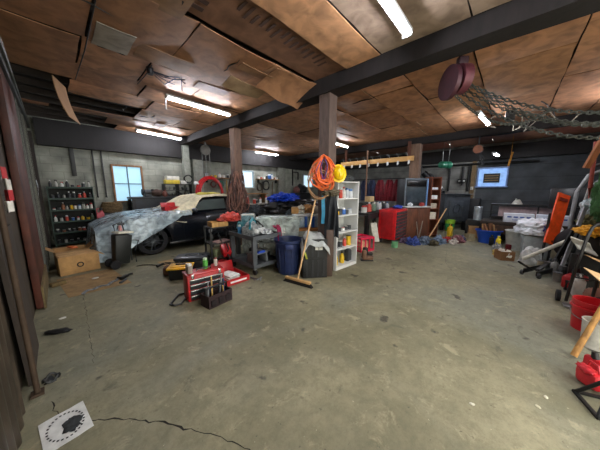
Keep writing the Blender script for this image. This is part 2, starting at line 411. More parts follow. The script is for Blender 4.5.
p_ = panel(1.05, 3.3, 2.07, 2.7, 3.42, '#84604a', .02, 91); p_['label'] = 'printed brown cardboard strip laid between the ceiling boards'
pr_ = M()
for k in range(15): pr_.box((1.5+k*.1, 2.2+.03*(k % 3), 3.395), (.035, .16+.05*(k % 2), .002))
for k in range(4): pr_.box((1.15, 2.2+k*.12, 3.4), (.22, .06, .002))
pr_.build('print_mark', mat('#4b3730', .9), p_)
m = M()
for k in range(5):
    for q in range(3): m.box((.86+k*.045, 2.45+q*.1, 3.352), (.03, .07, .002))
pb = panel(.8, 1.12, 2.35, 2.8, 3.36, '#8d6a48', .01, 92); m.build('print_mark', mat('#2a201a', .9), pb)
# curling hanging sheets
m = M().grid(lambda u, v: (2.45+.9*u, 2.75+.55*v-.1*u, 3.34-.16*u*v-.10*v*v+.02*sin(u*9)), 10, 8, .008); o = m.build('sagging_board', wood('#a87a55', .9, '#4a3020'), ceil)
m = M().grid(lambda u, v: (2.1+.75*u, 3.45+.32*v, 3.35-.05*v-.03*sin(pi*u)), 8, 4, .008); m.build('sagging_board', wood('#b59a77', .9, '#6b5138'), ceil)
m = M().grid(lambda u, v: (.16+.16*u+.12*v*v, 5.55+.5*u-.1*v, 3.36-.62*v), 4, 10, .01); o = m.build('hanging_board', wood('#b08862', .9, '#6b4a30'), ceil); o['label'] = 'bent plywood strip hanging down from the ceiling edge'
for y0, y1, c in [(-1.98, -1.1, [3.6, 5.2, 7.2, 8.8]), (-1.08, -.42, [3.6, 5.85, 8.8]), (-.40, .55, [3.6, 4.6, 6.4, 8.8]), (.57, 1.45, [3.6, 5.4, 7.3, 8.8]), (1.47, 2.2, [3.6, 4.5, 6.1, 8.8]), (2.22, 3.1, [3.6, 5.35, 6.9, 8.8]),
                  (3.12, 4.2, [3.6, 5.0, 7.1, 8.8]), (4.22, 5.3, [3.6, 5.6, 7.6, 8.8]), (5.32, 6.6, [3.6, 5.2, 7.0, 8.8]), (6.62, 7.8, [3.6, 5.8, 8.8]), (7.82, 9.05, [3.6, 6.2, 8.8])]:
    for a, b_ in zip(c, c[1:]):
        i += 1; panel(a+.01, b_-.01, y0, y1, 3.38+rnd.uniform(-.02, .015), TAN[(i*5) % 7], .03, i)
for y0, y1 in [(-1.98, -.6), (-.58, .7), (.72, 2.0), (2.02, 3.4), (3.42, 5.0), (5.02, 7.0), (7.02, 9.05)]:
    i += 1; panel(9.12, 11.85, y0, y1, 3.36+rnd.uniform(-.02, .01), ['#96684b', '#8d5f48', '#9c5f4a'][i % 3], .03, i)
m = M()
for (x0, y0, x1, y1) in [(.46, 3.1, .42, 5.4), (1.15, 4.85, 1.15, 4.0), (2.75, 4.9, 3.2, 4.9)]: m.tube([(x0, y0, 3.33), ((x0+x1)/2+.02, (y0+y1)/2, 3.34), (x1, y1, 3.33)], .007)
m.build('tar_seam', BLACK, ceil)

q = random.Random(31)
for k in range(34):
    x = q.uniform(-.1, 10.5); y = q.uniform(.2, 8.6) if x < 8 else q.uniform(-1.5, 6); 
    if abs(x-3.42) < 1.0 or abs(x-8.95) < 1.1 or (x < .6 and y > 5) : continue
    if .9 < x < 3.4 and 1.8 < y < 2.9: continue
    w_, l_ = q.uniform(.05, .4), q.uniform(.3, 1.1)
    if k % 3 == 0: panel(x, min(x+l_*.8, x+.9), y, y+w_, 3.345+q.uniform(-.012, .01), ['#b08a66', '#8a6244', '#9b7350', '#a99478'][k % 4], .01, 200+k, name='patch_board')
for k in range(26):
    x = q.uniform(.3, 8.0); y = q.uniform(.3, 8.0)
    if abs(x-3.42) < .7: continue
    hor = k % 3; L_ = q.uniform(.15, .6); P_ = [(x+(L_*u if hor else .02*sin(u*9)), y+(.02*sin(u*7+k) if hor else L_*u), 3.352-.006*(k % 2)) for u in [j/5 for j in range(6)]]
    m = M().tube(P_, [.003, .008, .012, .01, .008, .003], 5); m.build('tar_seam', BLACK, ceil)
# ------------------------------------------------------------------ lamps
LED = mat('#f4f6ff', .3, emit=45, var=0)
def shop_light(loc, rz, label, L_=1.35, drop=.0, tilt=0):
    t = thing('shop_light', label, 'ceiling light', loc, rz, 'tube shop lights under the ceiling')
    t.rotation_euler = (0, tilt, rz)
    M().box((0, 0, .02), (L_, .11, .035), bev=.008).build('housing', mat('#c9cacb', .4), t)
    M().cyl((-L_/2+.03, 0, -.018), (L_/2-.03, 0, -.018), .022).build('tube', LED, t)
    for s in (-1, 1): M().box((s*(L_/2-.012), 0, -.012), (.024, .1, .05), bev=.005).build('end_cap', mat('#b5b6b8', .4), t)
    for s in (-.4, .4): M().tube([(s*L_, 0, .035), (s*L_, 0, .12)], .004).build('hanging_wire', DGREY, t)
    return t
a_ = shop_light((2.25, 4.9, 3.26), .05, 'long white tube light with a short cord hanging from its left end')
M().tube([(-.66, 0, 0), (-.68, 0, -.1), (-.68, .01, -.22)], .012).build('pull_cord', mat('#d8dadf', .4), a_)
shop_light((2.43, 8.25, 3.26), .2, 'white tube light above the covered car bonnet, near the back wall')
shop_light((2.15, 1.02, 3.24), .0, 'white tube light cut by the top edge above the camera side')
shop_light((7.1, .68, 3.22), -.08, 'bright short-looking tube light beyond the chain hoist', 1.3)
shop_light((6.9, 8.55, 3.24), .0, 'white tube light between the two cord-hung posts, near the back wall')
shop_light((7.5, 4.92, 3.24), .05, 'white tube light seen just right of the orange cord post', 1.1)
shop_light((10.6, .55, 2.78), -.1, 'lowest tube light, hung on wires in front of the blue window', .8)
shop_light((7.0, -1.4, 3.24), 0, 'added white tube light, out of view, near the doorway wall over the right clutter')  # extra lamp outside the frame, added as fill light
shop_light((2.0, -1.2, 3.2), 0, 'added white tube light, out of view, over the open doorway')  # added lamp behind the camera, brightens the near end of the room

# ------------------------------------------------------------------ small things used again and again
def bottle(loc, h, r, body, cap, label, kind='bottle', group=None, name=None, band=None, rz=0):
    nm = name or {'bottle': 'bottle', 'spray': 'spray_can', 'can': 'tin_can', 'jar': 'jar', 'jug': 'jug', 'trigger': 'spray_bottle'}[kind]
    cat = {'bottle': 'bottle', 'spray': 'spray can', 'can': 'can', 'jar': 'jar', 'jug': 'jug', 'trigger': 'spray bottle'}[kind]
    t = thing(nm, label, cat, loc, rz, group); S = 12
    if kind == 'bottle':
        M().lathe([(r*.9, 0), (r, h*.03), (r, h*.58), (r*.75, h*.72), (r*.35, h*.8), (r*.33, h*.88)], seg=S).build('body', body, t)
        M().lathe([(r*.4, h*.86), (r*.4, h*.985), (r*.34, h)], seg=S).build('cap', cap, t)
    elif kind == 'spray':
        M().lathe([(r*.92, 0), (r, h*.02), (r, h*.78), (r*.7, h*.84)], seg=S).build('body', body, t)
        M().lathe([(r*.82, h*.8), (r*.82, h*.98), (r*.7, h)], seg=S).build('cap', cap, t)
    elif kind == 'can':
        M().lathe([(r*.97, 0), (r, h*.03), (r*.97, h*.06), (r*.97, h*.93), (r, h*.96)], seg=S).build('body', body, t)
        M().lathe([(r*.93, h*.95), (r*.93, h)], seg=S).build('lid', cap, t)
    elif kind == 'jar':
        M().lathe([(r*.9, 0), (r, h*.06), (r, h*.68), (r*.8, h*.78)], seg=S).build('body', body, t)
        M().lathe([(r*.84, h*.76), (r*.84, h)], seg=S).build('lid', cap, t)
    elif kind == 'jug':
        m = M().box((0, 0, h*.38), (r*1.7, r*1.2, h*.76), bev=r*.25).lathe([(r*.5, h*.72), (r*.3, h*.86)], (r*.3, 0, 0), seg=S)
        m.build('body', body, t)
        M().tube([(-r*.7, 0, h*.72), (-r*.6, 0, h*.92), (-r*.1, 0, h*.95), (r*.15, 0, h*.84)], r*.12).build('handle', body, t)
        M().lathe([(r*.36, h*.85), (r*.36, h*.97)], (r*.3, 0, 0), seg=S).build('cap', cap, t)
    elif kind == 'trigger':
        M().lathe([(r*.9, 0), (r, h*.03), (r, h*.5), (r*.4, h*.7), (r*.35, h*.78)], seg=S).build('body', body, t)
        M().box((r*.2, 0, h*.88), (r*1.5, r*.5, h*.12), bev=.004).box((r*.75, 0, h*.78), (r*.2, r*.25, h*.16), (0, .4, 0)).build('trigger', cap, t)
    if band:
        z0, z1 = (h*.15, h*.5)
        if kind == 'jug': M().box((0, -r*.61, (z0+z1)/2), (r*1.1, .002, z1-z0)).build('paper_label', band, t)
        else: M().lathe([(r*1.012, z0), (r*1.012, z1)], seg=S).build('paper_label', band, t)
    return t

def crate_box(loc, size, label, m=CARD, rz=0, flaps=True, open_=True, group=None, cat='cardboard box', name='cardboard_box', flap_ang=.5):
    t = thing(name, label, cat, loc, rz, group); a, b, c = size
    if open_: M().tray((0, 0, 0), (a, b, c), .008).build('body', m, t)
    else:
        M().box((0, 0, c/2), (a, b, c), bev=.004).build('body', m, t)
        M().box((0, 0, c+.001), (a, .05, .003)).build('tape', mat('#c7ab7d', .3), t)
    if flaps and open_:
        for s in (-1, 1):
            M().box((s*(a/2+.09*sin(flap_ang)), 0, c+.09*cos(flap_ang)-.01), (.006, b*.97, .19), (0, s*flap_ang, 0)).build('flap', m, t)
        for s in (-1, 1):
            M().box((0, s*(b/2+.10*sin(flap_ang+.7)), c+.09*cos(flap_ang+.7)-.012), (a*.97, .006, .19), (-s*(flap_ang+.7), 0, 0)).build('flap', m, t)
    return t
def cloth(name, loc, rad, m, label, cat='cloth', seed=1, amp=.35, rz=0, group=None, flat=0, freq=2.2):
    b = M().blob((0, 0, 0), rad, amp, seed, 4, None, freq)
    for v in b.b.verts:
        if v.co.z < flat: v.co.z = flat+.001*sin(v.co.x*40)
    return solo(name, b, m, label, cat, loc, rz, group)
def coil(m, c, r, n, tr, plane='XZ', jit=.15, seed=1, sq=1.0, turn=0):
    q = random.Random(seed)
    for k in range(n):
        rr = r*(1+q.uniform(-jit, jit)); ox, oz, oy = q.uniform(-jit, jit)*r, q.uniform(-jit, jit)*r, q.uniform(-.5, .5)*.06
        P = []; ph = q.uniform(0, 6)
        for i in range(22):
            a = 2*pi*i/22; x, z = rr*cos(a)+ox, rr*sq*sin(a)+oz*sq; y = oy+.02*sin(a*3+ph)
            if plane == 'XZ': p = (x*cos(turn)-y*sin(turn), x*sin(turn)+y*cos(turn), z)
            else: p = (x, z, y)
            P.append((p[0]+c[0], p[1]+c[1], p[2]+c[2]))
        m.tube(P, tr, 6, True)
    return m
def shelf_fill(where, pts, group, seed=0, hmax=.2):
    """countable small goods on a board: each is a thing with its own label"""
    q = random.Random(seed); ORD = ['first', 'second', 'third', 'fourth', 'fifth', 'sixth', 'seventh', 'eighth', 'ninth', 'tenth', 'eleventh', 'twelfth']
    for k, (loc, kind, h, r, bc, bn, cc, cn) in enumerate(pts):
        side = '%s from left' % ORD[k]
        bottle(loc, h, r, mat(bc, .4), mat(cc, .4), '%s %s with %s top, %s, %s' % (bn, {'bottle': 'bottle', 'spray': 'spray can', 'can': 'tin', 'jar': 'jar', 'jug': 'jug', 'trigger': 'spray bottle'}[kind], cn, side, where), kind, group)

# ------------------------------------------------------------------ left wall: steel frame, track, sheets
t = thing('sliding_door_frame', 'tall rust brown steel door leaf and grey channels along the left wall', 'door frame', (W0, 0, 0))
m = M().box((.05, 4.98, 1.5), (.07, 1.3, 2.96), bev=.01); d = m.build('door_leaf', mat('#5b2f22', .6, .2, .3, 3, .2, dirt='#20140f', dirt_amt=.5), t)
M().box((.095, 4.98, .16), (.02, 1.3, .3)).build('kick_plate', mat('#6e5f3c', .8, dirt='#2c2416'), d)
for k, (y, w_, c) in enumerate([(5.85, .12, '#5c5d58'), (6.35, .1, '#4b4c48'), (6.9, .14, '#63635b'), (7.4, .1, '#4d4c45')]):
    M().box((.05, y-w_/2, 1.48), (.09, .014, 2.94)).box((.012, y, 1.48), (.014, w_, 2.94)).box((.05, y+w_/2, 1.48), (.09, .014, 2.94)).build('channel', mat(c, .5, .5), t)
M().box((.07, 4.5, 3.0), (.1, 7.6, .09), bev=.01).build('track', mat('#3c3d3b', .5, .5), t)
M().tube([(.13, 1.0, 3.1), (.13, 4.5, 3.08), (.1, 7.9, 3.05)], .022).build('pipe', mat('#55564f', .5, .4), t)
solo('support_pole', M().cyl((0, 0, 0), (-.0, .02, 2.6), .017).box((0, 0, .01), (.07, .07, .02)), mat('#4a3a2c', .7, .3, dirt='#241a12'), 'thin rusty floor pole close to the camera along the left wall', 'pole', (-.27, 2.5, 0))
m = M().grid(lambda u, v: (.02+.01*sin(v*70), 1.65*v, 1.15*u), 6, 90, .006)
solo('corrugated_sheet', m, mat('#4b4136', .4, .3, .35, 4, dirt='#2a2118', dirt_amt=.5), 'greyish weathered corrugated sheet standing against the left wall behind the pole', 'metal sheet', (W0+.005, .7, 0))
m = M().box((.03, .35, .62), (.03, .7, 1.24), (0, -.02, 0))
solo('dark_board', m, wood('#3a3028', 2, '#14100d'), 'dark upright board against the left wall just beyond the thin pole', 'board', (W0+.01, 2.65, 0))
# striped caution cloth and hanging tag
t = thing('striped_flag', 'red and white striped cloth hanging at the left edge', 'flag', (W0+.1, 2.72, 1.38))
m = M()
for k in range(4): m.grid(lambda u, v, k=k: (.015*sin(v*6+k), .05+.32*v*(1-.12*k), .34-.085*k-.085*u), 3, 8, .003) if k % 2 == 0 else None
m.build('red_stripe', mat('#b5252b', .8), t)
m = M()
for k in (1, 3): m.grid(lambda u, v, k=k: (.015*sin(v*6+k), .05+.32*v*(1-.12*k), .34-.085*k-.085*u), 3, 8, .003)
m.build('white_stripe', mat('#e2dfd6', .8), t)
m = M().grid(lambda u, v: (.01*sin(u*5), .16*v+.1*u, .42-.4*u+.05*v), 8, 5, .004)
solo('paper_tag', m, mat('#b9bcc2', .6, 0, .7, 30), 'white crumpled tag hung on the grey channel left of the bottle rack', 'tag', (W0+.1, 7.3, 1.3))
m = M().box((0, 0, .03), (.18, .1, .06), bev=.01)
solo('wood_block', m, wood('#6d5a30', 5), 'small yellowish wood block lying at the foot of the rusty door leaf', 'block', (-.15, 5.3, 0), .4)

# floor bits at the left
t = thing('printed_sheet', 'white printed paper sheet lying on the floor in the bottom left corner', 'paper', (-.13, 2.0, .002), .12)
M().grid(lambda u, v: (.22*(u-.5), .3*(v-.5), .003+.004*abs(sin(u*5))), 6, 6, .002).build('sheet', mat('#dfe1df', .6), t)
m = M()
for k in range(26):
    a = 2*pi*k/26; m.box((.085*cos(a), .115*sin(a), .0085), (.011, .011, .001), (0, 0, a))
m.build('dotted_ring', mat('#222527', .7), t)
M().blob((.03, -.02, .008), (.045, .06, .001), .6, 4, 3).build('dark_print', mat('#2b2f31', .6, 0, .8, 40), t)
t = thing('rubber_ring', 'small black rubber ring on the floor beside the rusty pole foot', 'ring', (-.2, 2.62, .012), .3)
coil(M(), (0, 0, .0), .05, 2, .009, 'XY', .08, 3, .75).build('ring', BLACK, t)
M().box((0, 0, -.005), (.03, .1, .01)).build('strap', DGREY, t)
solo('paint_blob', M().blob((0, 0, .006), (.035, .028, .006), .2, 3, 2), PAPER, 'small white lid lying on the floor left of the flattened cardboard', 'lid', (-.12, 3.85, 0))
solo('dark_rag', M().blob((0, 0, .012), (.05, .12, .016), .4, 6, 3), BLACK, 'flat black scrap on the floor at the left wall', 'scrap', (-.16, 3.5, 0), .9)
m = M().grid(lambda u, v: (.75*u-.12*v, 1.1*v, .004+.01*abs(noise.noise(Vector((u*3, v*3, 1))))), 10, 12, .004)
solo('flattened_cardboard', m, mat('#9b7f57', .9, dirt='#5e4a30'), 'flattened brown cardboard on the floor in front of the boxed cartons', 'cardboard', (-.05, 4.55, 0), 0)
solo('white_scrap', M().blob((0, 0, .008), (.05, .035, .01), .3, 5, 2), WHITE, 'tiny white scrap on the flattened cardboard by the carton', 'scrap', (.3, 5.2, .012))
t = thing('ratchet_strap', 'grey strap and ratchet bundle lying across the floor left of the car', 'strap', (.42, 4.72, 0), .55)
M().grid(lambda u, v: (-.38+.6*u, .05*(v-.5)+.03*sin(u*8), .02+.02*abs(sin(u*11))), 26, 2, .012).build('webbing', mat('#7d8184', .8, 0, .5, 30), t)
M().box((.27, 0, .03), (.16, .06, .05), (0, 0, .3), .01).cyl((.2, -.05, .04), (.2, .05, .04), .02).build('ratchet', BLACK, t)
M().tube([(.3, 0, .03), (.4, .03, .03), (.44, .0, .03)], .018).build('handle', RUBBER, t)
M().box((.15, -.12, .015), (.18, .04, .03), (0, 0, .4), .008).build('buckle', DGREY, t)

# cartons
t = thing('cardboard_carton', 'long tan carton with a small round black emblem, nearest on the left floor', 'cardboard box', (.14, 6.0, 0), .12)
M().box((0, 0, .17), (.56, .34, .34), bev=.006).build('body', mat('#b9905c', .85, dirt='#8a6a43'), t)
M().cyl((0, -.171, .16), (0, -.173, .16), .05, seg=24).build('emblem', mat('#2c251c', .8), t)
M().cyl((0, -.1735, .16), (0, -.1745, .16), .03, seg=24).build('emblem_centre', mat('#a8834f', .8), t)
M().box((-.02, .02, .347), (.5, .3, .008), (.03, 0, .1)).build('loose_lid', mat('#c8a06c', .85), t)
M().box((.31, -.02, .3), (.13, .3, .008), (0, .5, 0)).build('flap', mat('#c8a06c', .85), t)
crate_box((.08, 6.64, 0), (.5, .4, .34), 'open tan carton with raised flaps behind the emblem carton', mat('#b28a5a', .85), .08, flap_ang=.9)
solo('orange_strip', M().box((0, 0, .02), (.1, .25, .03), bev=.01), mat('#d9692c', .6), 'orange strip lying on the carton flap below the bottle rack', 'strip', (.1, 6.62, .35), .3)

# dark green bottle rack
t = thing('bottle_rack', 'dark green steel rack full of small bottles against the far left wall corner', 'shelf rack', (.28, 8.98, 0), .02)
gm = mat('#24392f', .5, .2)
for s in (-1, 1):
    M().box((s*.44, 0, .82), (.02, .34, 1.64)).build('side_panel', gm, t)
M().box((0, .165, .82), (.88, .01, 1.62)).build('back_panel', mat('#11150f', .7), t)
zs = [.08, .38, .68, .99, 1.3, 1.6]
for z in zs: M().box((0, 0, z), (.86, .34, .016)).box((0, -.168, z+.015), (.86, .006, .045)).build('shelf', gm, t)
q = random.Random(4)
cols = [('#d8d8d2', 'white', '#c22a2a', 'red'), ('#33363a', 'black', '#d8d8d2', 'white'), ('#a9a9a0', 'grey', '#222', 'black'), ('#d9b21f', 'yellow', '#222222', 'black'), ('#2f66b0', 'blue', '#e0e0e0', 'white'), ('#8e5a3c', 'brown', '#e0e0e0', 'white'),
        ('#c94a3a', 'red', '#dddddd', 'white'), ('#6f8a78', 'green', '#dddddd', 'white'), ('#c4c9cc', 'silver', '#3a66a0', 'blue')]
cols = [(a, b, c if len(c) > 4 else '#222222', d) for a, b, c, d in cols]
seqs = {1.6: [1, 2, 0, 1, 1, 6, 1, 2], 1.3: [1, 1, 2, 1, 1, 6, 6, 1], .99: [0, 1, 5, 2, 3, 0, 8, 2, 0, 0], .68: [0, 2, 6, 4, 0, 3, 3, 7], .38: [1, 5, 1, 1, 5, 6, 3, 1], .08: [1, 2, 1, 1, 2, 8, 1]}
nmz = {1.6: 'top board of green rack', 1.3: 'highest inner shelf of green rack', .99: 'second shelf of green rack', .68: 'third shelf of green rack', .38: 'fourth shelf of green rack', .08: 'bottom shelf of green rack'}
for z, sq in seqs.items():
    pts = []
    for k, ci in enumerate(sq):
        bc, bn, cc, cn = cols[ci]; x = -.36+.73*k/(len(sq)-1)+q.uniform(-.01, .01)
        kd = q.choice(['bottle', 'spray', 'can', 'bottle', 'trigger', 'jar']) if z > .5 else q.choice(['can', 'jar', 'can'])
        h = q.uniform(.13, .23) if kd in ('bottle', 'spray', 'trigger') else q.uniform(.07, .12)
        pts.append(((.28+x, 8.9+q.uniform(-.03, .04), z+.009), kd, h, q.uniform(.028, .038), bc, bn, cc, cn))
    shelf_fill(nmz[z], pts, 'small bottles and cans on the green rack')
# basket and red jug behind the bumper
t = thing('wicker_basket', 'round brown coiled basket between the green rack and the first window', 'basket', (1.12, 8.95, .86))
m = M()
for k in range(7): m.tube([((.2+.05*sin(k*.5))*cos(2*pi*i/20), .13*sin(2*pi*i/20), .03+k*.045) for i in range(20)], .026, 6, True)
m.lathe([(.0, .0), (.2, .02), (.22, .15), (.2, .3), (.0, .31)], sq=.62).build('body', mat('#6e5a3c', .95, 0, .4, 30, .5), t)
solo('side_stand', M().box((0, 0, .84), (.55, .4, .03)).box((-.25, -.17, .41), (.04, .04, .83)).box((.25, -.17, .41), (.04, .04, .83)).box((-.25, .17, .41), (.04, .04, .83)).box((.25, .17, .41), (.04, .04, .83)), DGREY, 'dark small stand under the round basket, behind the covered bumper', 'stand', (1.12, 8.95, 0))
t = bottle((.78, 8.45, .45), .62, .1, mat('#c4545c', .5), BLACK, 'faded red tall jug beside the rack, behind the plastic-wrapped bumper', 'jug')
solo('milk_stool', M().lathe([(.16, 0), (.14, .43), (.17, .45)], seg=16), DGREY, 'dark round stool under the faded red jug', 'stool', (.78, 8.45, 0))
for k, (x, lab) in enumerate([(.42, 'wider black board strip'), (.86, 'tall dark metal rail'), (1.06, 'short thin dark rail')]):
    m = M().box((0, 0, .5), (.1 if k == 0 else .035, .03, 1.0 if k == 0 else 1.45), bev=.005)
    if k: m.tube([(0, -.03, -.2), (0, -.09, -.22), (0, -.09, -.14)], .012)
    solo('wall_rail', m, mat('#1d1f1d', .5), lab + ' hung on the back wall between the rack and the first window', 'rail', (x, 9.26, 1.95 if k == 0 else 1.55), 0)
# hand truck with black bin
t = thing('rolling_bin', 'black wheeled tool bin with a white tray on top, before the covered bumper', 'rolling bin', (.78, 5.72, 0), .2)
M().box((0, 0, .36), (.3, .24, .6), (0, .12, 0), .03, .85).build('body', mat('#1b1e1c', .5), t)
for s in (-1, 1): M().lathe([(.04, -.025), (.085, -.025), (.09, 0), (.085, .025), (.04, .025)], (-.17, s*.13, .09), 18, 'Y').build('wheel', RUBBER, t)
M().box((.05, -.02, .7), (.3, .22, .04), (0, .1, .2), .015).build('tray', mat('#d5d2c0', .6), t)
M().tube([(-.02, .1, .6), (-.05, .12, .85), (.1, .12, .9), (.12, .1, .68)], .014).build('handle', BLACK, t)
M().tube([(.2, -.1, .05), (.2, -.1, .3), (.28, -.1, .5), (.2, .1, .5), (.2, .1, .05)], .012).build('frame', DGREY, t)
t = thing('spray_gun', 'small pinkish tool standing on the white tray of the black bin', 'tool', (.8, 5.72, .74), 0)
M().cyl((0, 0, 0), (0, 0, .1), .035, .02).build('cup', mat('#c98b86', .5), t)
M().box((.02, 0, .13), (.12, .03, .05), bev=.01).cyl((-.03, 0, .1), (-.05, 0, .02), .012).build('gun_body', DGREY, t)
# cable across the floor to the bin
m = M(); m.tube([(.95+.1*k, 5.45-.06*k+.06*sin(k*1.3), .012) for k in range(10)], .008)
solo('power_cable', m, BLACK, 'thin black cable trailing on the floor in front of the car wheel', 'cable')
m = M().grid(lambda u, v: (1.3*u-.1*v, .75*v, .004+.012*abs(noise.noise(Vector((u*4, v*4, 2))))), 12, 8, .004)
solo('flattened_cardboard', m, mat('#b4966a', .9, dirt='#7c6443'), 'tan cardboard sheet on the floor before the car, under the tool boxes', 'cardboard', (1.35, 4.72, 0), -.1)
t = thing('air_nozzle', 'dark tool with cable ends on the tan floor cardboard left of the tool boxes', 'tool', (1.2, 5.0, .02), .6)
M().cyl((0, 0, .03), (.16, 0, .03), .025).build('body', BLACK, t); M().tube([(.16, 0, .03), (.26, .04, .02), (.3, -.08, .015), (.14, -.14, .012)], .008).build('cable', BLACK, t)

# ------------------------------------------------------------------ the car (front towards -X)
car = thing('car', 'dark blue-black two-door coupe, its bonnet under clear plastic sheeting', 'car', (.5, 7.1, 0))
PAINT = mat('#11161f', .22, .3, .15, 3); RC = .34; WX = (.95, 3.68)
def interp(T, x):
    for (a, b), (c, d) in zip(T, T[1:]):
        if x <= c: return b+(d-b)*max(0, (x-a))/(c-a)
    return T[-1][1]
top = [(0, .62), (.12, .76), (.5, .90), (1.5, 1.0), (2.2, 1.02), (3.7, 1.06), (4.45, 1.0), (4.62, .78)]
belt = [(0, .58), (.15, .68), (.6, .80), (1.5, .90), (3.2, .93), (3.9, .98), (4.45, .93), (4.62, .74)]
half = [(0, .66), (.12, .80), (.5, .90), (1.2, .93), (3.9, .94), (4.4, .88), (4.62, .74)]
def rock(x):
    z = .2 + (.08 if x < .3 else 0) + (.1 if x > 4.35 else 0)
    for w_ in WX:
        d = abs(x-w_)
        if d < RC+.06: z = max(z, RC*.95 + math.sqrt(max(0, (RC+.06)**2-d*d)) if d < RC+.06 else z)
    return z
NX = 110
def ring(x):
    h, tz, bz, rz_ = interp(half, x), interp(top, x), interp(belt, x), rock(x)
    rz_ = min(rz_, bz-.06); mid = (rz_+bz)/2
    side = [(h-.05, rz_), (h-.005, rz_+.04), (h+.015, mid), (h, bz-.05), (h-.03, bz), (h-.16, bz+(tz-bz)*.5), (h*.6, tz-.012), (0, tz)]
    return [(s[0], s[1]) for s in side] + [(-s[0], s[1]) for s in side[-2::-1]]
body = M(); V = []
for k in range(NX+1):
    x = 4.62*k/NX; V.append([body.b.verts.new((x, -a, z)) for a, z in ring(x)])
for a, b_ in zip(V, V[1:]):
    for i_ in range(len(a)-1): body.b.faces.new((a[i_], b_[i_], b_[i_+1], a[i_+1]))
body.b.faces.new(V[0]); body.b.faces.new(V[-1][::-1])
body.build('body', PAINT, car)
M().box((2.3, 0, .26), (4.3, 1.3, .14)).build('underbody', BLACK, car)
cab = [(1.5, .98), (2.2, 1.33), (2.7, 1.38), (3.15, 1.36), (3.95, 1.05)]
def cw(z): return .80-(z-.95)*.42
c = M(); V = []
for k in range(31):
    x = 1.5+2.45*k/30; z = interp(cab, x); w_ = cw(z); V.append([c.b.verts.new((x, y, zz)) for y, zz in [(-.80, .94), (-w_-.01, z-.06), (-w_+.05, z-.01), (0, z+.015), (w_-.05, z-.01), (w_+.01, z-.06), (.80, .94)]])
for a, b_ in zip(V, V[1:]):
    for i_ in range(6): c.b.faces.new((a[i_], b_[i_], b_[i_+1], a[i_+1]))
c.b.faces.new(V[0]); c.b.faces.new(V[-1][::-1]); c.build('roof', PAINT, car)
GL = mat('#6b7774', .12, 0, .1, 2); GLD = mat('#0a0c10', .08, 0, .05, 2)
for s in (-1, 1):
    def wy(z): return s*(.80-(z-.94)*.40+.012)
    for nm, poly in (('side_window', [(1.86, 1.0), (2.32, 1.27), (2.98, 1.295), (2.96, 1.0)]), ('quarter_window', [(3.02, 1.0), (3.04, 1.28), (3.2, 1.24), (3.45, 1.03)])):
        m = M(); vs = [m.b.verts.new((x, wy(z), z)) for x, z in poly]; m.b.faces.new(vs); bmesh.ops.solidify(m.b, geom=list(m.b.faces), thickness=.006); m.build(nm, GL if nm == 'side_window' else GLD, car)
    m = M(); P = [(1.83, .985), (2.31, 1.285), (3.0, 1.31), (3.2, 1.26), (3.5, 1.015)]
    m.tube([(x, wy(z)+s*.002, z) for x, z in P] + [(1.83, wy(.985), .985)], .008, 5); m.build('window_trim', BLACK, car)
    m = M(); hh = .955*s
    m.tube([(1.72, hh-.03*s, .9), (1.66, hh, .6), (1.68, hh-.02*s, .27), (3.0, hh-.02*s, .27), (3.1, hh, .6), (3.0, hh-.05*s, .92)], .006, 4); m.build('door_seam', mat('#050506', .8), car)
    M().box((2.86, .95*s, .8), (.17, .03, .028), bev=.01).build('door_handle', PAINT, car)
    mi = M().blob((1.98, .93*s, 1.02), (.07, .1, .06), .05, 2, 3).box((2.0, .84*s, .97), (.06, .12, .03), bev=.01).build('side_mirror', mat('#3c4147', .3), car)
    M().box((2.3, .955*s, .22), (2.0, .03, .07), (0, 0, 0), .01).build('side_skirt', BLACKG, car)
    M().blob((.2, .66*s, .66), (.12, .14, .07), .04, 1, 3).build('headlight', mat('#a7b4bb', .1), car)
    for wx in WX:
        yy = .84*s
        t2 = M().lathe([(.23, -.11), (.31, -.11), (.335, -.08), (.34, 0), (.335, .08), (.31, .11), (.23, .11)], (wx, yy, RC), 40, 'Y', cap=False).build('tire', RUBBER, car)
        rim = M().lathe([(.225, -.1), (.235, -.105), (.235, .105), (.225, .1)], (wx, yy, RC), 40, 'Y', cap=False)
        rim.lathe([(.0, .09*s), (.05, .095*s), (.055, .06*s)] if s > 0 else [(.055, .06*s), (.05, .095*s), (.0, .09*s)], (wx, yy, RC), 16, 'Y')
        for k in range(10):
            a = 2*pi*k/10+(.12 if k % 2 else -.12); rim.cyl((wx+.04*cos(a), yy+.075*s, RC+.04*sin(a)), (wx+.225*cos(a), yy+.085*s, RC+.225*sin(a)), .013, .012, 6)
        rim.build('rim', mat('#4d5257', .3, .8), t2)
        M().cyl((wx, yy-.02, RC), (wx, yy+.02, RC), .15, seg=24).build('brake_disc', mat('#2e3033', .5, .5), t2)
M().box((.02, 0, .42), (.08, 1.1, .14), bev=.02).build('grille', BLACK, car)
M().box((4.62, 0, .72), (.03, 1.3, .14), bev=.01).build('tail_light', DRED, car)

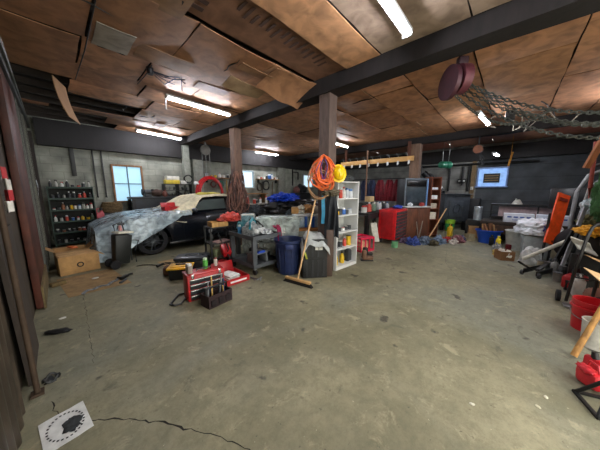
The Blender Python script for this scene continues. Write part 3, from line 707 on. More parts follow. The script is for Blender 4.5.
# plastic sheeting over the bonnet
def drape(u, v):
    x = -.12+2.0*u; w_ = -1+2*v                         # v=0 near side
    tz = interp(top, max(0, x)); hw = interp(half, max(0, x))
    if w_ < 0: L_ = .72*max(.06, 1-(max(x, 0)/1.75)**1.2)+.02
    else: L_ = .35
    s_ = abs(w_)*(hw+L_+.06)
    wr = .035*noise.noise(Vector((x*3.2, w_*4, 1)))+.015*noise.noise(Vector((x*9, w_*11, 4)))
    if s_ < hw: y, z = s_, tz+.035-(.05 if s_ > hw*.8 else 0)*(s_/hw-.8)*5
    else: y, z = hw+.05+.22*min(1, (s_-hw))*(1-min(1, max(0, x)*.8)), tz-.0-(s_-hw)
    fx = 0
    if x < .0: z -= .0
    fr = max(0, .35-u)/.35
    z2 = z+wr; zlow = .05
    if u < .12:
        k = (.12-u)/.12; z2 = z2*(1-k)+(.06+.1*abs(noise.noise(Vector((w_*5, 2, 2)))))*k; fx = -.10*sin(k*pi/2)-.03*sin(w_*17)*k
        x = .03+fx-.06
    elif u < .2: x = -.07+(x+.07)*1.0
    return (x, (-y if w_ < 0 else y)+wr*.6, max(zlow, z2+.01))
m = M().grid(drape, 64, 60)
t = solo('plastic_sheet', m, sheet_mat('#bccfd8', .68), 'clear crinkled plastic sheeting draped over the car bonnet and bumper', 'plastic sheet', (.5, 7.1, 0))
def canvas(u, v):                                       # u along the car, v from the far side to the near side hem
    x = 1.38+1.75*u; w_ = -1+2*v
    tz = interp([(1.3, .99), (1.5, 1.0), (2.2, 1.35), (2.7, 1.40), (3.2, 1.38)], x); hw = .62+.2*max(0, 1-(x-1.3)/.9)
    L_ = (.42*(1-abs(x-1.75)/.55) if w_ > 0 and abs(x-1.75) < .55 else 0)+.06
    s_ = abs(w_)*(hw+L_); n = .02*noise.noise(Vector((x*4, w_*5, 8)))+.035
    z = tz+n if s_ < hw else tz+n-(s_-hw)*.95
    y = min(s_, hw+.06+(s_-hw)*.35 if s_ > hw else s_)
    return (x, -y if w_ > 0 else y, z)
solo('canvas_cover', M().grid(canvas, 34, 40, .004), CREAM, 'cream canvas drop cloth draped over the car windscreen and roof', 'canvas', (.5, 7.1, 0))
b_ = cloth('yellow_cloth', (3.15, 6.8, 1.42), (.34, .28, .06), mat('#c9bb55', .9, bump=.5), 'crumpled yellow cloth lying on top of the car roof', seed=5)
t = thing('socket_case', 'small red open case resting on the plastic over the car bonnet', 'tool case', (1.98, 6.45, 1.03), .12)
M().tray((0, 0, 0), (.36, .2, .09), .01).build('tray', RED, t); M().box((0, .12, .12), (.36, .012, .16), (-.3, 0, 0), .004).build('lid', RED, t)
for k in range(3): M().cyl((-.12+k*.11, 0, .015), (-.12+k*.11, 0, .1), .02).build('socket', mat('#7c1a1d', .4), t)

# ------------------------------------------------------------------ behind the car: bench, shelves, hoses
t = thing('workbench', 'long dark workbench along the back wall behind the car', 'workbench', (2.55, 8.8, 0))
M().box((0, 0, 1.3), (2.0, .75, .06), bev=.01).build('top', mat('#16191d', .5), t)
M().box((0, -.32, 1.0), (2.0, .02, .56)).build('front_panel', mat('#1c2129', .45), t)
for x in (-.95, .95):
    for y in (-.3, .3): M().box((x, y, .63), (.08, .08, 1.26)).build('leg', BLACK, t)
M().box((0, 0, .3), (1.9, .6, .03)).build('lower_shelf', BLACK, t)
t = thing('tool_organizer', 'black open rack of small tools standing on the dark workbench', 'rack', (3.0, 8.85, 1.33))
for z in (.01, .2, .42): M().box((0, 0, z), (.9, .34, .018)).build('shelf', BLACK, t)
for x in (-.44, 0, .44): M().box((x, 0, .21), (.018, .34, .41)).build('divider', BLACK, t)
q = random.Random(12)
for k in range(12):
    x = -.38+.07*k; solo('hand_tool', M().box((0, 0, .06), (.03, .12, .1), (0, q.uniform(-.3, .3), 0), .008).cyl((0, -.08, .05), (0, -.16, .06), .012), mat(q.choice(['#7d8083', '#3b3d3e', '#6c5a4a', '#8a8a86']), .4, .3),
         'small hand tool in the black organizer behind the bonnet', 'tool', (3.0+x, 8.87, 1.35 if k % 2 else 1.545), 0, 'hand tools in the black organizer')
crate_box((2.83, 8.85, 1.765), (.45, .28, .13), 'yellow parts box on top of the black organizer', mat('#cdb63c', .6), 0, False, False, None, 'box', 'parts_box')
crate_box((2.85, 8.85, 1.9), (.4, .24, .13), 'white box stacked on the yellow parts box', mat('#dedbd0', .7), .08, False, False, None, 'box', 'parts_box')
crate_box((3.2, 8.85, 1.765), (.2, .24, .12), 'small white box right of the yellow parts box', mat('#d8d6cd', .7), 0, False, False, None, 'box', 'parts_box')
m = M(); coil(m, (0, 0, .17), .13, 4, .012, 'XZ', .12, 5)
solo('cable_coil', m, BLACK, 'black cable coil standing at the right end of the organizer', 'cable', (3.38, 8.75, 1.78))
t = thing('bench_grinder', 'dark bench grinder on the left end of the workbench behind the window corner', 'grinder', (2.05, 8.75, 1.33))
M().cyl((-.09, 0, .15), (.09, 0, .15), .08).box((0, 0, .04), (.18, .16, .08), bev=.01).build('motor', DGREY, t)
for s in (-1, 1): M().cyl((s*.12, 0, .15), (s*.16, 0, .15), .1, seg=20).build('wheel', mat('#2a2628', .8), t)
solo('brown_cushion', M().blob((0, 0, .12), (.2, .16, .12), .15, 3, 3), mat('#4a3830', .9), 'dark brown bundle on the workbench left of the organizer', 'bundle', (2.32, 8.72, 1.33))
solo('vase', M().lathe([(.05, 0), (.08, .06), (.07, .14), (.03, .19), (.04, .23)], seg=16), mat('#6b3a2e', .5), 'reddish brown pot beside the organizer on the dark workbench', 'pot', (2.48, 8.5, 1.33))
t = thing('red_hose', 'thick red hose looped in an arch behind the car roof', 'hose', (4.02, 8.35, 0))
for k in range(3):
    M().tube([((.42+.05*k)*cos(a*pi/18), .05*k, 1.42+(.55+.04*k)*sin(a*pi/18)) for a in range(19)], .032).build('loop', mat('#c81f24', .4), t)
M().cyl((-.42, .05, 0), (-.42, .05, 1.42), .03).build('stand_tube', DGREY, t); M().cyl((.44, .05, 0), (.44, .05, 1.42), .03).build('stand_tube', DGREY, t)
cloth('white_rag', (3.45, 8.3, 1.75), (.09, .08, .1), mat('#e6e6e2', .8), 'white rag hanging on the left side of the red hose arch', seed=8)

def wall_shelf(x0, x1, z, label, items, wherelab, grp, m=OAK):
    t = thing('wall_shelf', label, 'shelf', ((x0+x1)/2, D1-.16, z))
    M().box((0, 0, 0), (x1-x0, .28, .03)).build('board', m, t)
    for s in (-1, 1): M().box((s*(x1-x0)*.42, .06, -.1), (.025, .16, .17)).build('bracket', BLACK, t)
    shelf_fill(wherelab, [((x0+(x1-x0)*(k+.5)/len(items), D1-.16, z+.016), a[0], a[1], a[2], *cols[a[3]]) for k, a in enumerate(items)], grp)
wall_shelf(4.15, 5.65, 2.05, 'wooden wall shelf of small cans left of the cord-draped post', [('can', .16, .06, 8), ('can', .1, .05, 3), ('can', .1, .05, 3), ('bottle', .2, .06, 0), ('can', .12, .06, 0), ('jar', .15, .05, 1), ('can', .18, .07, 5), ('bottle', .16, .05, 1)], 'wall shelf behind car roof', 'goods on the shelf behind the car')
wall_shelf(6.75, 8.1, 2.08, 'wooden wall shelf between the two small windows', [('can', .1, .05, 0), ('can', .08, .05, 6), ('can', .09, .05, 0), ('bottle', .2, .06, 1), ('jar', .24, .1, 4), ('bottle', .26, .07, 8), ('can', .1, .05, 5), ('can', .12, .06, 2)], 'wall shelf between small windows', 'goods on the shelf between the windows')
for (x, z, r, c, lab) in [(5.55, 1.75, .2, '#2c6f9e', 'blue hose coil hung under the shelf left of the cord-draped post'), (4.9, 1.78, .13, '#3d7a6b', 'green cord coil hung under the shelf behind the car roof'), (4.55, 1.8, .12, '#803b36', 'dark red cord coil hung under the shelf behind the car'),
                          (7.35, 1.78, .2, '#222426', 'black cable loop hung under the shelf between the small windows'), (6.95, 1.7, .16, '#4a4238', 'brown cord coil hung under the left end of the second shelf')]:
    m = M(); coil(m, (0, 0, 0), r, 4, .014, 'XZ', .1, int(x*10), 1.1); solo('cord_coil', m, mat(c, .6), lab, 'cord', (x, 9.22, z))
for k, (x, c, lab) in enumerate([(5.15, '#a9852c', 'yellow long tool hung on the wall under the shelf'), (7.75, '#5b4a32', 'brown long tool hung below the right end of the second shelf'), (8.0, '#6b6f58', 'olive strap hung at the right end of the second shelf'), (7.1, '#30302e', 'black bar hung under the second shelf')]):
    solo('hanging_tool', M().box((0, 0, 0), (.04, .03, .7), (0, .05*k, 0), .01).box((0, 0, -.33), (.1, .03, .08), bev=.01), mat(c, .6), lab, 'tool', (x, 9.2, 1.62))
solo('yellow_bag', M().blob((0, 0, 0), (.16, .1, .13), .4, 9), mat('#c9bd3a', .6), 'crumpled yellow bag under the shelf behind the car roof', 'bag', (5.35, 9.0, 1.52))
solo('narrow_ledge', M().box((0, 0, 0), (3.2, .5, .04)).box((-1.5, 0, -.7), (.05, .4, 1.36)).box((1.5, 0, -.7), (.05, .4, 1.36)), OAK, 'wooden ledge under the first wall shelf behind the car', 'ledge', (5.5, 9.0, 1.38))
# pulley
t = thing('rope_pulley', 'pale round pulley with ropes hanging beneath the left end of the long beam', 'pulley', (4.05, 8.7, 3.05))
M().cyl((0, -.03, 0), (0, .03, 0), .19, seg=24).build('wheel', mat('#77756f', .6), t); M().box((0, 0, .25), (.05, .05, .3)).build('hanger', STEEL, t)
for x in (-.14, .0, .15): M().tube([(x, 0, -.05), (x, 0, -1.0)], .014).build('rope', mat('#8b8d8a', .8), t)
# black gear beside the third window
t = thing('far_cabinet', 'dark low cabinet against the back wall left of the farthest window', 'cabinet', (9.6, 8.9, 0))
M().box((0, 0, .7), (1.1, .6, 1.4), bev=.02).build('body', BLACK, t); M().box((-.25, -.31, .7), (.45, .02, 1.2), bev=.005).build('door', mat('#1c1d1f', .5), t); M().box((.25, -.31, .7), (.45, .02, 1.2), bev=.005).build('door', mat('#1c1d1f', .5), t)
for k, (x, h, c, lab) in enumerate([(9.2, .35, '#6d4540', 'reddish machine on the far dark cabinet'), (9.5, .5, '#17181a', 'black upright machine on the far dark cabinet'), (9.8, .42, '#1d1f24', 'black rounded machine right on the far dark cabinet')]):
    solo('machine', M().box((0, 0, h*.4), (.24, .3, h*.8), bev=.04).lathe([(.1, h*.75), (.13, h*.85), (.06, h)], seg=14).cyl((0, -.16, h*.5), (0, -.2, h*.5), .07), mat(c, .5), lab, 'machine', (x, 8.85, 1.402))
M_ = M().box((0, 0, 0), (.06, .04, .9)).box((.22, 0, .3), (.5, .04, .05)).box((.45, 0, .1), (.05, .04, .4))
solo('wall_hook_rail', M_, BLACK, 'black bent bar mounted high on the wall left of the farthest window', 'bar', (9.3, 9.24, 2.25))
# long far counter full of things
t = thing('far_counter', 'long pale counter along the back wall under the small windows', 'counter', (7.0, 8.4, 0))
M().box((0, 0, .93), (3.8, .5, .05)).build('top', mat('#9b968a', .6), t)
for x in (-1.8, 0, 1.8): M().box((x, 0, .45), (.08, .45, .9)).build('leg', DGREY, t)
M().box((0, .22, .5), (3.5, .02, .8)).build('back_board', mat('#3b3a35', .8), t)
q = random.Random(21); names = []
for k in range(16):
    ci = q.randrange(9); kd = q.choice(['bottle', 'can', 'jar', 'spray', 'jug']); c = cols[ci]
    bottle((5.25+k*.23+q.uniform(-.02, .02), 8.4+q.uniform(-.1, .12), .956), q.uniform(.16, .34), q.uniform(.05, .09), mat(c[0], .5), mat(c[2], .5),
           '%s container with %s top, number %d from left on far counter' % (c[1], c[3], k+1), kd, 'containers on the far counter')

# ------------------------------------------------------------------ centre table with the blue tarp
t = thing('folding_table', 'long dark table under the heaped blue tarp in the middle of the room', 'table', (5.15, 4.75, 0), -.72)
M().box((0, 0, .82), (2.6, .8, .04), bev=.01).build('top', mat('#3b3a37', .6), t)
for x in (-1.2, 1.2):
    for y in (-.33, .33): M().box((x, y, .4), (.05, .05, .8)).build('leg', DGREY, t)
b = M().blob((0, 0, 0), (.4, .32, .15), .5, 3, 5, None, 2.4); 
for v in b.b.verts: v.co.z = max(v.co.z, -.14)
solo('blue_tarp', b, mat('#1a49c8', .4, 0, .3, 6), 'bright blue crumpled tarp heaped on top of the centre table pile', 'tarp', (4.62, 4.98, 1.3), -.6)
b = M().blob((0, 0, 0), (.8, .36, .26), .3, 14, 5)
solo('black_bag', b, mat('#191b1c', .35, 0, .5, 12), 'shiny black bag under the blue tarp on the centre table', 'bag', (4.75, 4.75, 1.02), -.7)
for (x, y, z, r, c, lab, sd) in [(5.6, 4.5, 1.05, (.26, .2, .16), '#c9cdd2', 'white crumpled bundle right of the blue tarp', 2), (5.95, 4.35, 1.1, (.3, .22, .2), '#1c3f86', 'dark blue cloth heap on the right of the centre table', 6), (5.1, 4.0, .98, (.18, .14, .13), '#8d6b45', 'brown bundle in front of the white bundle on the centre table', 8),
                                 (6.3, 4.0, 1.1, (.2, .2, .22), '#4c3448', 'purple-grey cloth heap at the far right of the centre table', 9), (5.45, 3.7, .99, (.2, .15, .13), '#c7b184', 'beige cloth heap near the right end of the centre table', 12), (4.0, 5.6, 1.0, (.3, .25, .16), '#40454a', 'grey covered bundle on the left of the centre table', 17), (4.35, 4.3, .97, (.25, .16, .13), '#2f3a3d', 'dark grey cloth hanging over the front of the centre table', 18)]:
    cloth('cloth_heap', (x, y, z-r[2]*.35), (r[0], r[1], r[2]), mat(c, .85, 0, .3, 14), lab, seed=sd, amp=.5, flat=-r[2]*.6)
q = random.Random(33)
for k in range(9):
    c = cols[q.randrange(9)]; a = -.72; u = -1.1+.27*k
    bottle((5.15+u*cos(a)-.28*sin(a), 4.75+u*sin(a)+.28*cos(a), .842), q.uniform(.2, .34), .045, mat(c[0], .5), mat(c[2], .5), '%s bottle with %s top, place %d from left along the centre table back edge' % (c[1], c[3], k+1), q.choice(['bottle', 'spray']), 'bottles at the back of the centre table')
# low dark equipment between car and table
t = thing('body_panel', 'black moulded body panel propped behind the utility cart', 'car panel', (2.6, 4.85, 0), -.35)
M().grid(lambda u, v: (.75*(u-.5), .45*(v-.5)+.1*sin(u*3), .75+.32*sin(pi*min(1, v*1.2)*.5)-.04*(2*u-1)**2-.15*(1-v)), 14, 10, .02).build('panel', mat('#1c2023', .2, 0, .2, 4), t)
for x in (-.3, .3): M().box((x, 0, .36), (.06, .3, .72)).build('stand', DGREY, t)
M().grid(lambda u, v: (-.36+.06*u, -.2+.3*v, .62+.35*v*(1-.3*v)+.03*u), 3, 8, .01).build('edge_trim', mat('#9a9da0', .3), t)
t = thing('covered_machine', 'low dark covered machine behind the brown cords, left of the blue tarp', 'machine', (4.15, 5.55, 0), -.3) if False else None

# clear storage totes
def tote(loc, size, rz, label, tilt=0, m=CLEAR, lidm=None):
    t = thing('storage_tote', label, 'storage tote', loc, rz, 'clear plastic storage totes'); a, b_, c = size
    mm = M()
    for (z0, z1, k0, k1) in [(0, c*.9, .88, 1)]:
        mm.b.verts.ensure_lookup_table()
        def ringv(k, z): return [mm.b.verts.new((sx*a/2*k, sy*b_/2*k, z)) for sx, sy in ((-1, -1), (-.8, -1.03), (.8, -1.03), (1, -1), (1.02, 0), (1, 1), (-1, 1), (-1.02, 0))]
        A, B = ringv(k0, z0), ringv(k1, z1)
        for i_ in range(8): mm.b.faces.new((A[i_], A[(i_+1) % 8], B[(i_+1) % 8], B[i_]))
        mm.b.faces.new(A[::-1])
    mm.build('body', m, t)
    M().box((0, 0, c*.92), (a*1.05, b_*1.07, c*.04), bev=.01).box((0, 0, c*.96), (a*.9, b_*.86, c*.05), bev=.015).build('lid', lidm or m, t)
    for s in (-1, 1): M().box((s*a*.535, 0, c*.86), (.03, b_*.4, .07), bev=.01).build('latch', mat('#cfd8d8', .3), t)
    M().box((0, -b_*.475, c*.45), (a*.3, .004, c*.25), (.0, 0, 0)).build('paper_label', PAPER, t)
    return t
tote((3.25, 3.66, 0), (.85, .5, .5), -.75, 'clear tote at the bottom of the stack behind the blue bin')
tote((3.25, 3.66, .5), (.9, .52, .5), -.75, 'clear tote with white rounded lid, top of the stack behind the blue bin', m=sheet_mat('#cfdcd6', .6))
t = thing('drawer_tower', 'pale translucent rounded plastic drawer behind the engine part on the cart', 'drawer unit', (2.86, 4.24, 0), -.75); t.scale = (.7, .8, 1)
M().box((0, 0, .52), (.42, .3, 1.04), bev=.05).build('shell', sheet_mat('#c3d4d2', .6), t); M().box((0, -.155, .9), (.34, .01, .2), bev=.02).build('drawer_front', sheet_mat('#8fb5bd', .7), t); M().tube([(-.2, -.16, .78), (-.2, -.16, 1.02), (.2, -.16, 1.02), (.2, -.16, .78)], .02).build('rim', WHITE, t)
# crumpled insides of totes seen through the plastic
# ------------------------------------------------------------------ utility cart
t = thing('utility_cart', 'dark grey two-shelf utility cart on black casters', 'cart', (2.6, 3.66, 0), 0)
G2 = mat('#4a4e52', .6, 0, .15, 6)
for z in (.14, .66): M().tray((0, 0, z), (.66, .84, .07), .02).build('shelf', G2, t)
for sx in (-1, 1):
    for sy in (-1, 1): M().box((sx*.28, sy*.37, .43), (.09, .06, .46), bev=.01).build('leg', G2, t)
for sx in (-1, 1):
    for sy in (-1, 1):
        w_ = M().lathe([(.0, -.016), (.055, -.016), (.058, 0), (.055, .016), (.0, .016)], (sx*.27, sy*.36, .058), 18, 'X').build('caster', RUBBER, t); M().box((sx*.27, sy*.36, .115), (.05, .06, .05), bev=.01).build('bracket', STEEL, w_)
t = thing('step_stool', 'small grey plastic step stool on the lower cart shelf', 'stool', (2.5, 3.45, .16), 0)
M().box((0, 0, .21), (.34, .26, .03), bev=.01).build('seat', GREY, t)
for s in (-1, 1): M().box((s*.14, 0, .1), (.03, .25, .2), (0, -s*.12, 0), .008).build('side', GREY, t)
solo('blue_tool', M().box((0, 0, .02), (.16, .06, .04), bev=.012), BLUE, 'small bright blue tool beside the grey stool on the cart', 'tool', (2.46, 3.28, .39+.01))
t = thing('engine_part', 'pale cast engine part with teal hoses on top of the cart', 'engine part', (2.52, 3.62, .68), .4)
M().box((0, 0, .1), (.34, .26, .18), bev=.03).blob((-.05, 0, .2), (.12, .1, .09), .25, 3, 3).build('casting', mat('#aeb4b5', .4, .5, .4, 20, .3), t)
for k, (x, y) in enumerate([(-.12, -.14), (.02, -.14), (.14, -.13)]): M().cyl((x, y, .1), (x, y-.06, .1), .045, .04, 16).build('port', mat('#d4d6d6', .35), t)
M().tube([(-.16, -.05, .15), (-.2, -.08, .28), (-.05, -.05, .34), (.1, 0, .25), (.18, .03, .12)], .025).build('hose', mat('#2f8a9a', .4), t)
M().tube([(.0, .1, .2), (.1, .1, .3), (.22, .0, .24), (.26, -.1, .12)], .02).build('cable', BLACK, t)
bottle((2.36, 3.82, .68), .2, .035, mat('#3987b8', .4), WHITE, 'small blue bottle at the left side of the engine part on the cart', 'spray')
cloth('teal_rag', (2.5, 3.9, .8), (.14, .1, .14), mat('#46848a', .8, 0, .4, 20), 'teal cloth bunched behind the engine part', seed=21)
cloth('silver_part', (2.74, 3.45, .71), (.11, .1, .08), mat('#b7bbbc', .35, .4, .5, 25), 'silver crumpled metal part on the right of the cart top', 'part', seed=25)
t = solo('maroon_rag', M().grid(lambda u, v: (.12*(u-.5)+.04*sin(v*5), -.14*v**.5+.03*sin(u*6), .1-.32*v**1.6+.03*sin(u*8)), 10, 14, .012), mat('#8c1f45', .9), 'maroon rag hanging over the right corner of the cart', 'rag', (2.86, 3.36, .74), .5)
for k in range(3): solo('black_part', M().box((0, 0, .1), (.17, .15, .2), bev=.04), BLACK, 'black box-shaped part standing on the lower cart shelf', 'part', (2.72, 3.5+.19*k, .16), .1*k, 'black parts on the lower cart shelf')
t = thing('black_display_case', 'dark box with white label behind the cart, left of the blue bin', 'case', (3.1, 3.15, 0), -.72); t.scale = (.8, .8, .9)
M().box((0, 0, .3), (.4, .2, .6), bev=.02).build('body', mat('#3c5052', .35), t); M().box((.05, -.102, .42), (.12, .004, .12)).build('paper_label', PAPER, t)

# ------------------------------------------------------------------ black rack and floor tools
t = thing('metal_rack', 'small black open rack holding a wooden box, left of the cart', 'rack', (2.26, 4.47, 0), -.1)
for sx in (-1, 1):
    for sy in (-1, 1): M().box((sx*.23, sy*.17, .4), (.03, .03, .8)).build('post', BLACK, t)
for z in (.12, .46, .79): M().box((0, 0, z), (.49, .37, .02)).build('shelf', BLACK, t)
crate_box((2.24, 4.45, .802), (.34, .26, .1), 'low wooden tray box on top of the black rack', PINE, -.1, False, True, None, 'box', 'wooden_tray')
cloth('red_bag', (2.5, 4.42, .9), (.24, .17, .17), mat('#c2453a', .5, 0, .35, 14), 'crumpled coral red bag on the black rack', 'bag', seed=31, amp=.5)
solo('magazine', M().grid(lambda u, v: (.3*(u-.5), .22*(v-.5), .012+.02*u*u), 6, 4, .01), mat('#c9a6a0', .6), 'pinkish magazine on the middle shelf of the black rack', 'magazine', (2.26, 4.4, .474), .1)
crate_box((2.26, 4.45, .132), (.34, .25, .2), 'green and cream box on the lowest shelf of the black rack', mat('#8f9a72', .7), 0, False, False, None, 'box', 'parts_box')
def chainsaw(loc, rz, label, c=RED):
    t = thing('chainsaw', label, 'chainsaw', loc, rz)
    M().box((0, 0, .11), (.26, .17, .17), bev=.035).build('housing', c, t)
    M().box((.31, .0, .1), (.38, .012, .07), bev=.004).build('guide_bar', STEEL, t)
    M().tube([(-.1, 0, .19), (-.12, 0, .27), (.04, 0, .29), (.12, 0, .2)], .016).build('top_handle', BLACK, t)
    M().tube([(-.12, 0, .13), (-.24, 0, .16), (-.25, 0, .06), (-.12, 0, .04)], .016).build('rear_handle', BLACK, t)
    M().cyl((.0, -.085, .1), (.0, -.1, .1), .06, seg=18).build('starter_cover', BLACK, t)
    return t
chainsaw((2.02, 3.98, 0), .5, 'red chainsaw lying behind the red tool chest')
chainsaw((2.2, 4.15, 0), 1.4, 'red chainsaw tipped up at the left foot of the cart').rotation_euler = (.0, -.6, 1.4)
bpy.data.objects['chainsaw.001'].location.z = .26
solo('crate_stand', M().box((0, 0, .06), (.3, .3, .12), bev=.01), BLACK, 'low black block under the tipped red chainsaw', 'block', (2.2, 4.17, 0))
chainsaw((1.85, 4.3, 0), 2.2, 'black power saw between the black case and the rack', BLACK)
bottle((1.95, 4.5, 0), .3, .08, DGREY, BLACK, 'dark grey jug on the floor left of the black rack', 'jug')

# black case, yellow organizer
t = thing('tool_case', 'large black plastic tool case with a handle, behind the yellow organizer', 'tool case', (1.68, 4.45, 0), -.62)
M().box((0, 0, .11), (.58, .34, .22), bev=.03, taper=.93).build('base', mat('#1d2024', .4), t); M().box((0, 0, .255), (.6, .36, .07), bev=.03).build('lid', mat('#2b2f35', .35), t)
M().tube([(-.12, 0, .28), (-.11, 0, .32), (.11, 0, .32), (.12, 0, .28)], .012).build('handle', mat('#5b6068', .4), t)
for s in (-1, 1): M().box((s*.2, -.182, .2), (.05, .012, .07), bev=.004).build('latch', DGREY, t)
t = thing('organizer_box', 'black tote with a bright yellow lid, beside the red tool chest', 'organizer', (1.36, 4.16, 0), -.55)
M().box((0, 0, .1), (.36, .26, .2), bev=.015, taper=.9).build('base', BLACK, t); M().box((0, 0, .21), (.4, .3, .035), bev=.012).box((0, 0, .235), (.3, .2, .02), bev=.01).build('lid', mat('#e0a91a', .4), t)
M().box((0, 0, .255), (.16, .03, .02), bev=.006).build('handle', BLACK, t)
solo('tan_pouch', M().box((0, 0, .08), (.2, .22, .16), bev=.04), mat('#5c3b2a', .8), 'brown pouch left of the yellow-lidded tote', 'pouch', (1.28, 4.5, 0), -.5)
# red tool chest
t = thing('tool_chest', 'red metal tool chest with black drawers, spray cans standing on its lid', 'tool chest', (1.36, 3.22, 0), -.10)
M().box((0, 0, .18), (.52, .24, .36), bev=.012).build('body', RED, t); M().box((0, 0, .372), (.535, .255, .03), bev=.01).build('lid', RED, t)
for k in range(4):
    d = M().box((0, -.127, .05+.078*k), (.46, .016, .068), bev=.003).build('drawer', mat('#2c2e31', .35), t); M().box((0, -.139, .077+.078*k), (.45, .01, .012), bev=.003).build('pull_strip', CHROME, d)
M().tube([(-.1, 0, .385), (-.1, 0, .415), (.1, 0, .415), (.1, 0, .385)], .01).build('handle', BLACK, t)
for s in (-1, 1): M().box((s*.19, -.13, .36), (.035, .01, .06), bev=.003).build('latch', CHROME, t)
a = -.10
for k, (u, v, h, r, c, cc, lab) in enumerate([(-.2, -.04, .14, .038, '#9a8f85', '#e6e6e6', 'grey spray can with white cap on the left of the red tool chest'), (-.2, .06, .12, .03, '#a5a5a0', '#e8ded0', 'shorter pale can just behind the grey one on the red tool chest'), (.04, .04, .16, .036, '#58b04a', '#cfe6c4', 'green spray can standing in the middle of the red tool chest'), (.2, .05, .13, .026, '#c9c4ba', '#7d3b34', 'slim white can with brown cap on the right of the red tool chest')]):
    bottle((1.36+u*cos(a)-v*sin(a), 3.22+u*sin(a)+v*cos(a), .388), h, r, mat(c, .4), mat(cc, .4), lab, 'spray')
t = thing('tool_bag', 'small open black and maroon tool bag full of tools before the red chest', 'tool bag', (1.36, 2.85, 0), .12)
M().tray((0, 0, 0), (.36, .2, .17), .014).build('body', mat('#2a1618', .8, 0, .4, 30), t)
for k in range(3): M().box((-.11+.11*k, -.108, .07), (.08, .02, .09), bev=.008).build('pocket', mat('#1a1012', .9), t)
M().tube([(-.17, 0, .15), (-.16, 0, .25), (.16, 0, .25), (.17, 0, .15)], .012).build('handle', BLACK, t)
q = random.Random(5)
for k in range(8):
    x = -.14+.04*k; solo('hand_tool', M().cyl((0, 0, 0), (q.uniform(-.05, .05), q.uniform(-.03, .05), .2+.08*(k % 3)), .013, .009, 8), mat(['#1a1b1e', '#7c7f82', '#c9a25a', '#25406b'][k % 4], .4), 'hand tool sticking out of the small maroon tool bag', 'tool', (1.36+x, 2.86+.04*(k % 2), .02), 0, 'tools in the maroon tool bag')
t = thing('wrench_frame', 'black folding handle lying on the floor left of the red tool chest', 'handle', (1.03, 3.3, .0), .9)
M().tube([(-.15, -.07, .015), (.15, -.07, .015), (.18, 0, .015), (.15, .07, .015), (-.15, .07, .015), (-.18, 0, .015)], .013, 6, True).build('loop', BLACK, t)
# red open tray with papers
t = thing('parts_tray', 'open red tray box holding white manuals, right of the red tool chest', 'tray', (1.93, 3.45, 0), -.02)
t_tray = t; M().tray((0, 0, 0), (.42, .5, .1), .012).build('tray', RED, t); M().box((0, -.253, .05), (.3, .004, .03)).build('marking', mat('#e8e8e8', .5), t)
for k in range(5): solo('manual', M().box((0, 0, .008), (.21, .29, .016), bev=.002), mat(['#e2e2dc', '#c9d0cf', '#dfdcd0', '#bcc6c4', '#ebebe6'][k], .7), 'white manual in the heap inside the open red tray', 'manual', (1.92+.02*(k % 2), 3.44+.015*k, .013+.0165*k), .1*(k-2), 'manuals in the red tray')
M().box((.0, .3, .125), (.4, .02, .24), (-.25, 0, 0), .005).build('lid', RED, t_tray)
for k, (x, y, c, lab) in enumerate([(2.3, 3.1, '#8b8f99', 'grey plier on the floor by the cart caster'), (2.2, 3.2, '#5b5160', 'dark plier on the floor right of the red tray')]):
    t = thing('pliers', lab, 'pliers', (x, y, 0), .6+k); 
    for s in (-1, 1): M().tube([(-.1, s*.03, .01), (0, s*.006, .01), (.06, s*.008, .01)], [.009, .007, .004]).build('jaw_arm', mat(c, .4, .3), t)

# ------------------------------------------------------------------ blue bin, broom, crates, cords on the near post
t = thing('waste_bin', 'round dark blue ribbed waste bin in front of the clear totes', 'bin', (2.88, 2.98, 0))
m = M().lathe([(.2, 0), (.205, .02), (.245, .58), (.27, .6), (.275, .65), (.262, .65), (.24, .58), (.195, .03), (.0, .03)], seg=36, cap=False); m.build('body', NAVY, t)
for k in range(12):
    a = 2*pi*k/12; M().cyl((.207*cos(a), .207*sin(a), .04), (.243*cos(a), .243*sin(a), .5), .009, .009, 6).build('rib', NAVY, t)
for a in (-2.3, .84): M().box((.28*cos(a), .28*sin(a), .55), (.04, .15, .09), (0, 0, a), .015).build('handle', mat('#22305e', .5), t)
solo('waste_bag', M().blob((0, 0, .3), (.18, .18, .2), .3, 4, 4), mat('#33383f', .5), 'dark crumpled waste lying inside the blue bin', 'waste', (2.88, 2.98, 0))
t = thing('push_broom', 'push broom with pale wooden handle leaning at the blue bin', 'broom', (2.57, 2.45, 0), -1.42)
M().box((0, 0, .075), (.5, .06, .04), bev=.01).build('head', mat('#c39a64', .7), t); M().box((0, 0, .03), (.48, .05, .055), taper=1.2).build('bristles', mat('#15120f', .95), t)
hd = Matrix.Rotation(1.42, 4, 'Z') @ Vector((.44, .0, 1.32)); M().cyl((0, 0, .08), (hd.x, hd.y, 1.38), .014).build('handle', mat('#cfa877', .6), t)
t = thing('storage_crate', 'black plastic crate at the bottom of the stack left of the near post', 'crate', (3.08, 2.52, 0), -.72)
M().tray((0, 0, 0), (.42, .3, .36), .014).build('body', BLACK, t)
for k in range(4): M().box((-.15+.1*k, -.153, .18), (.03, .008, .3)).build('rib', mat('#232427', .4), t)
t = thing('storage_crate', 'black crate with a white sticker, top of the stack left of the near post', 'crate', (3.08, 2.52, .362), -.72)
M().tray((0, 0, 0), (.42, .3, .34), .014).build('body', BLACK, t); M().box((.06, -.154, .2), (.13, .006, .1)).build('sticker', PAPER, t)
for k in range(3): M().box((-.15+.1*k, -.153, .16), (.03, .008, .28)).build('rib', mat('#232427', .4), t)
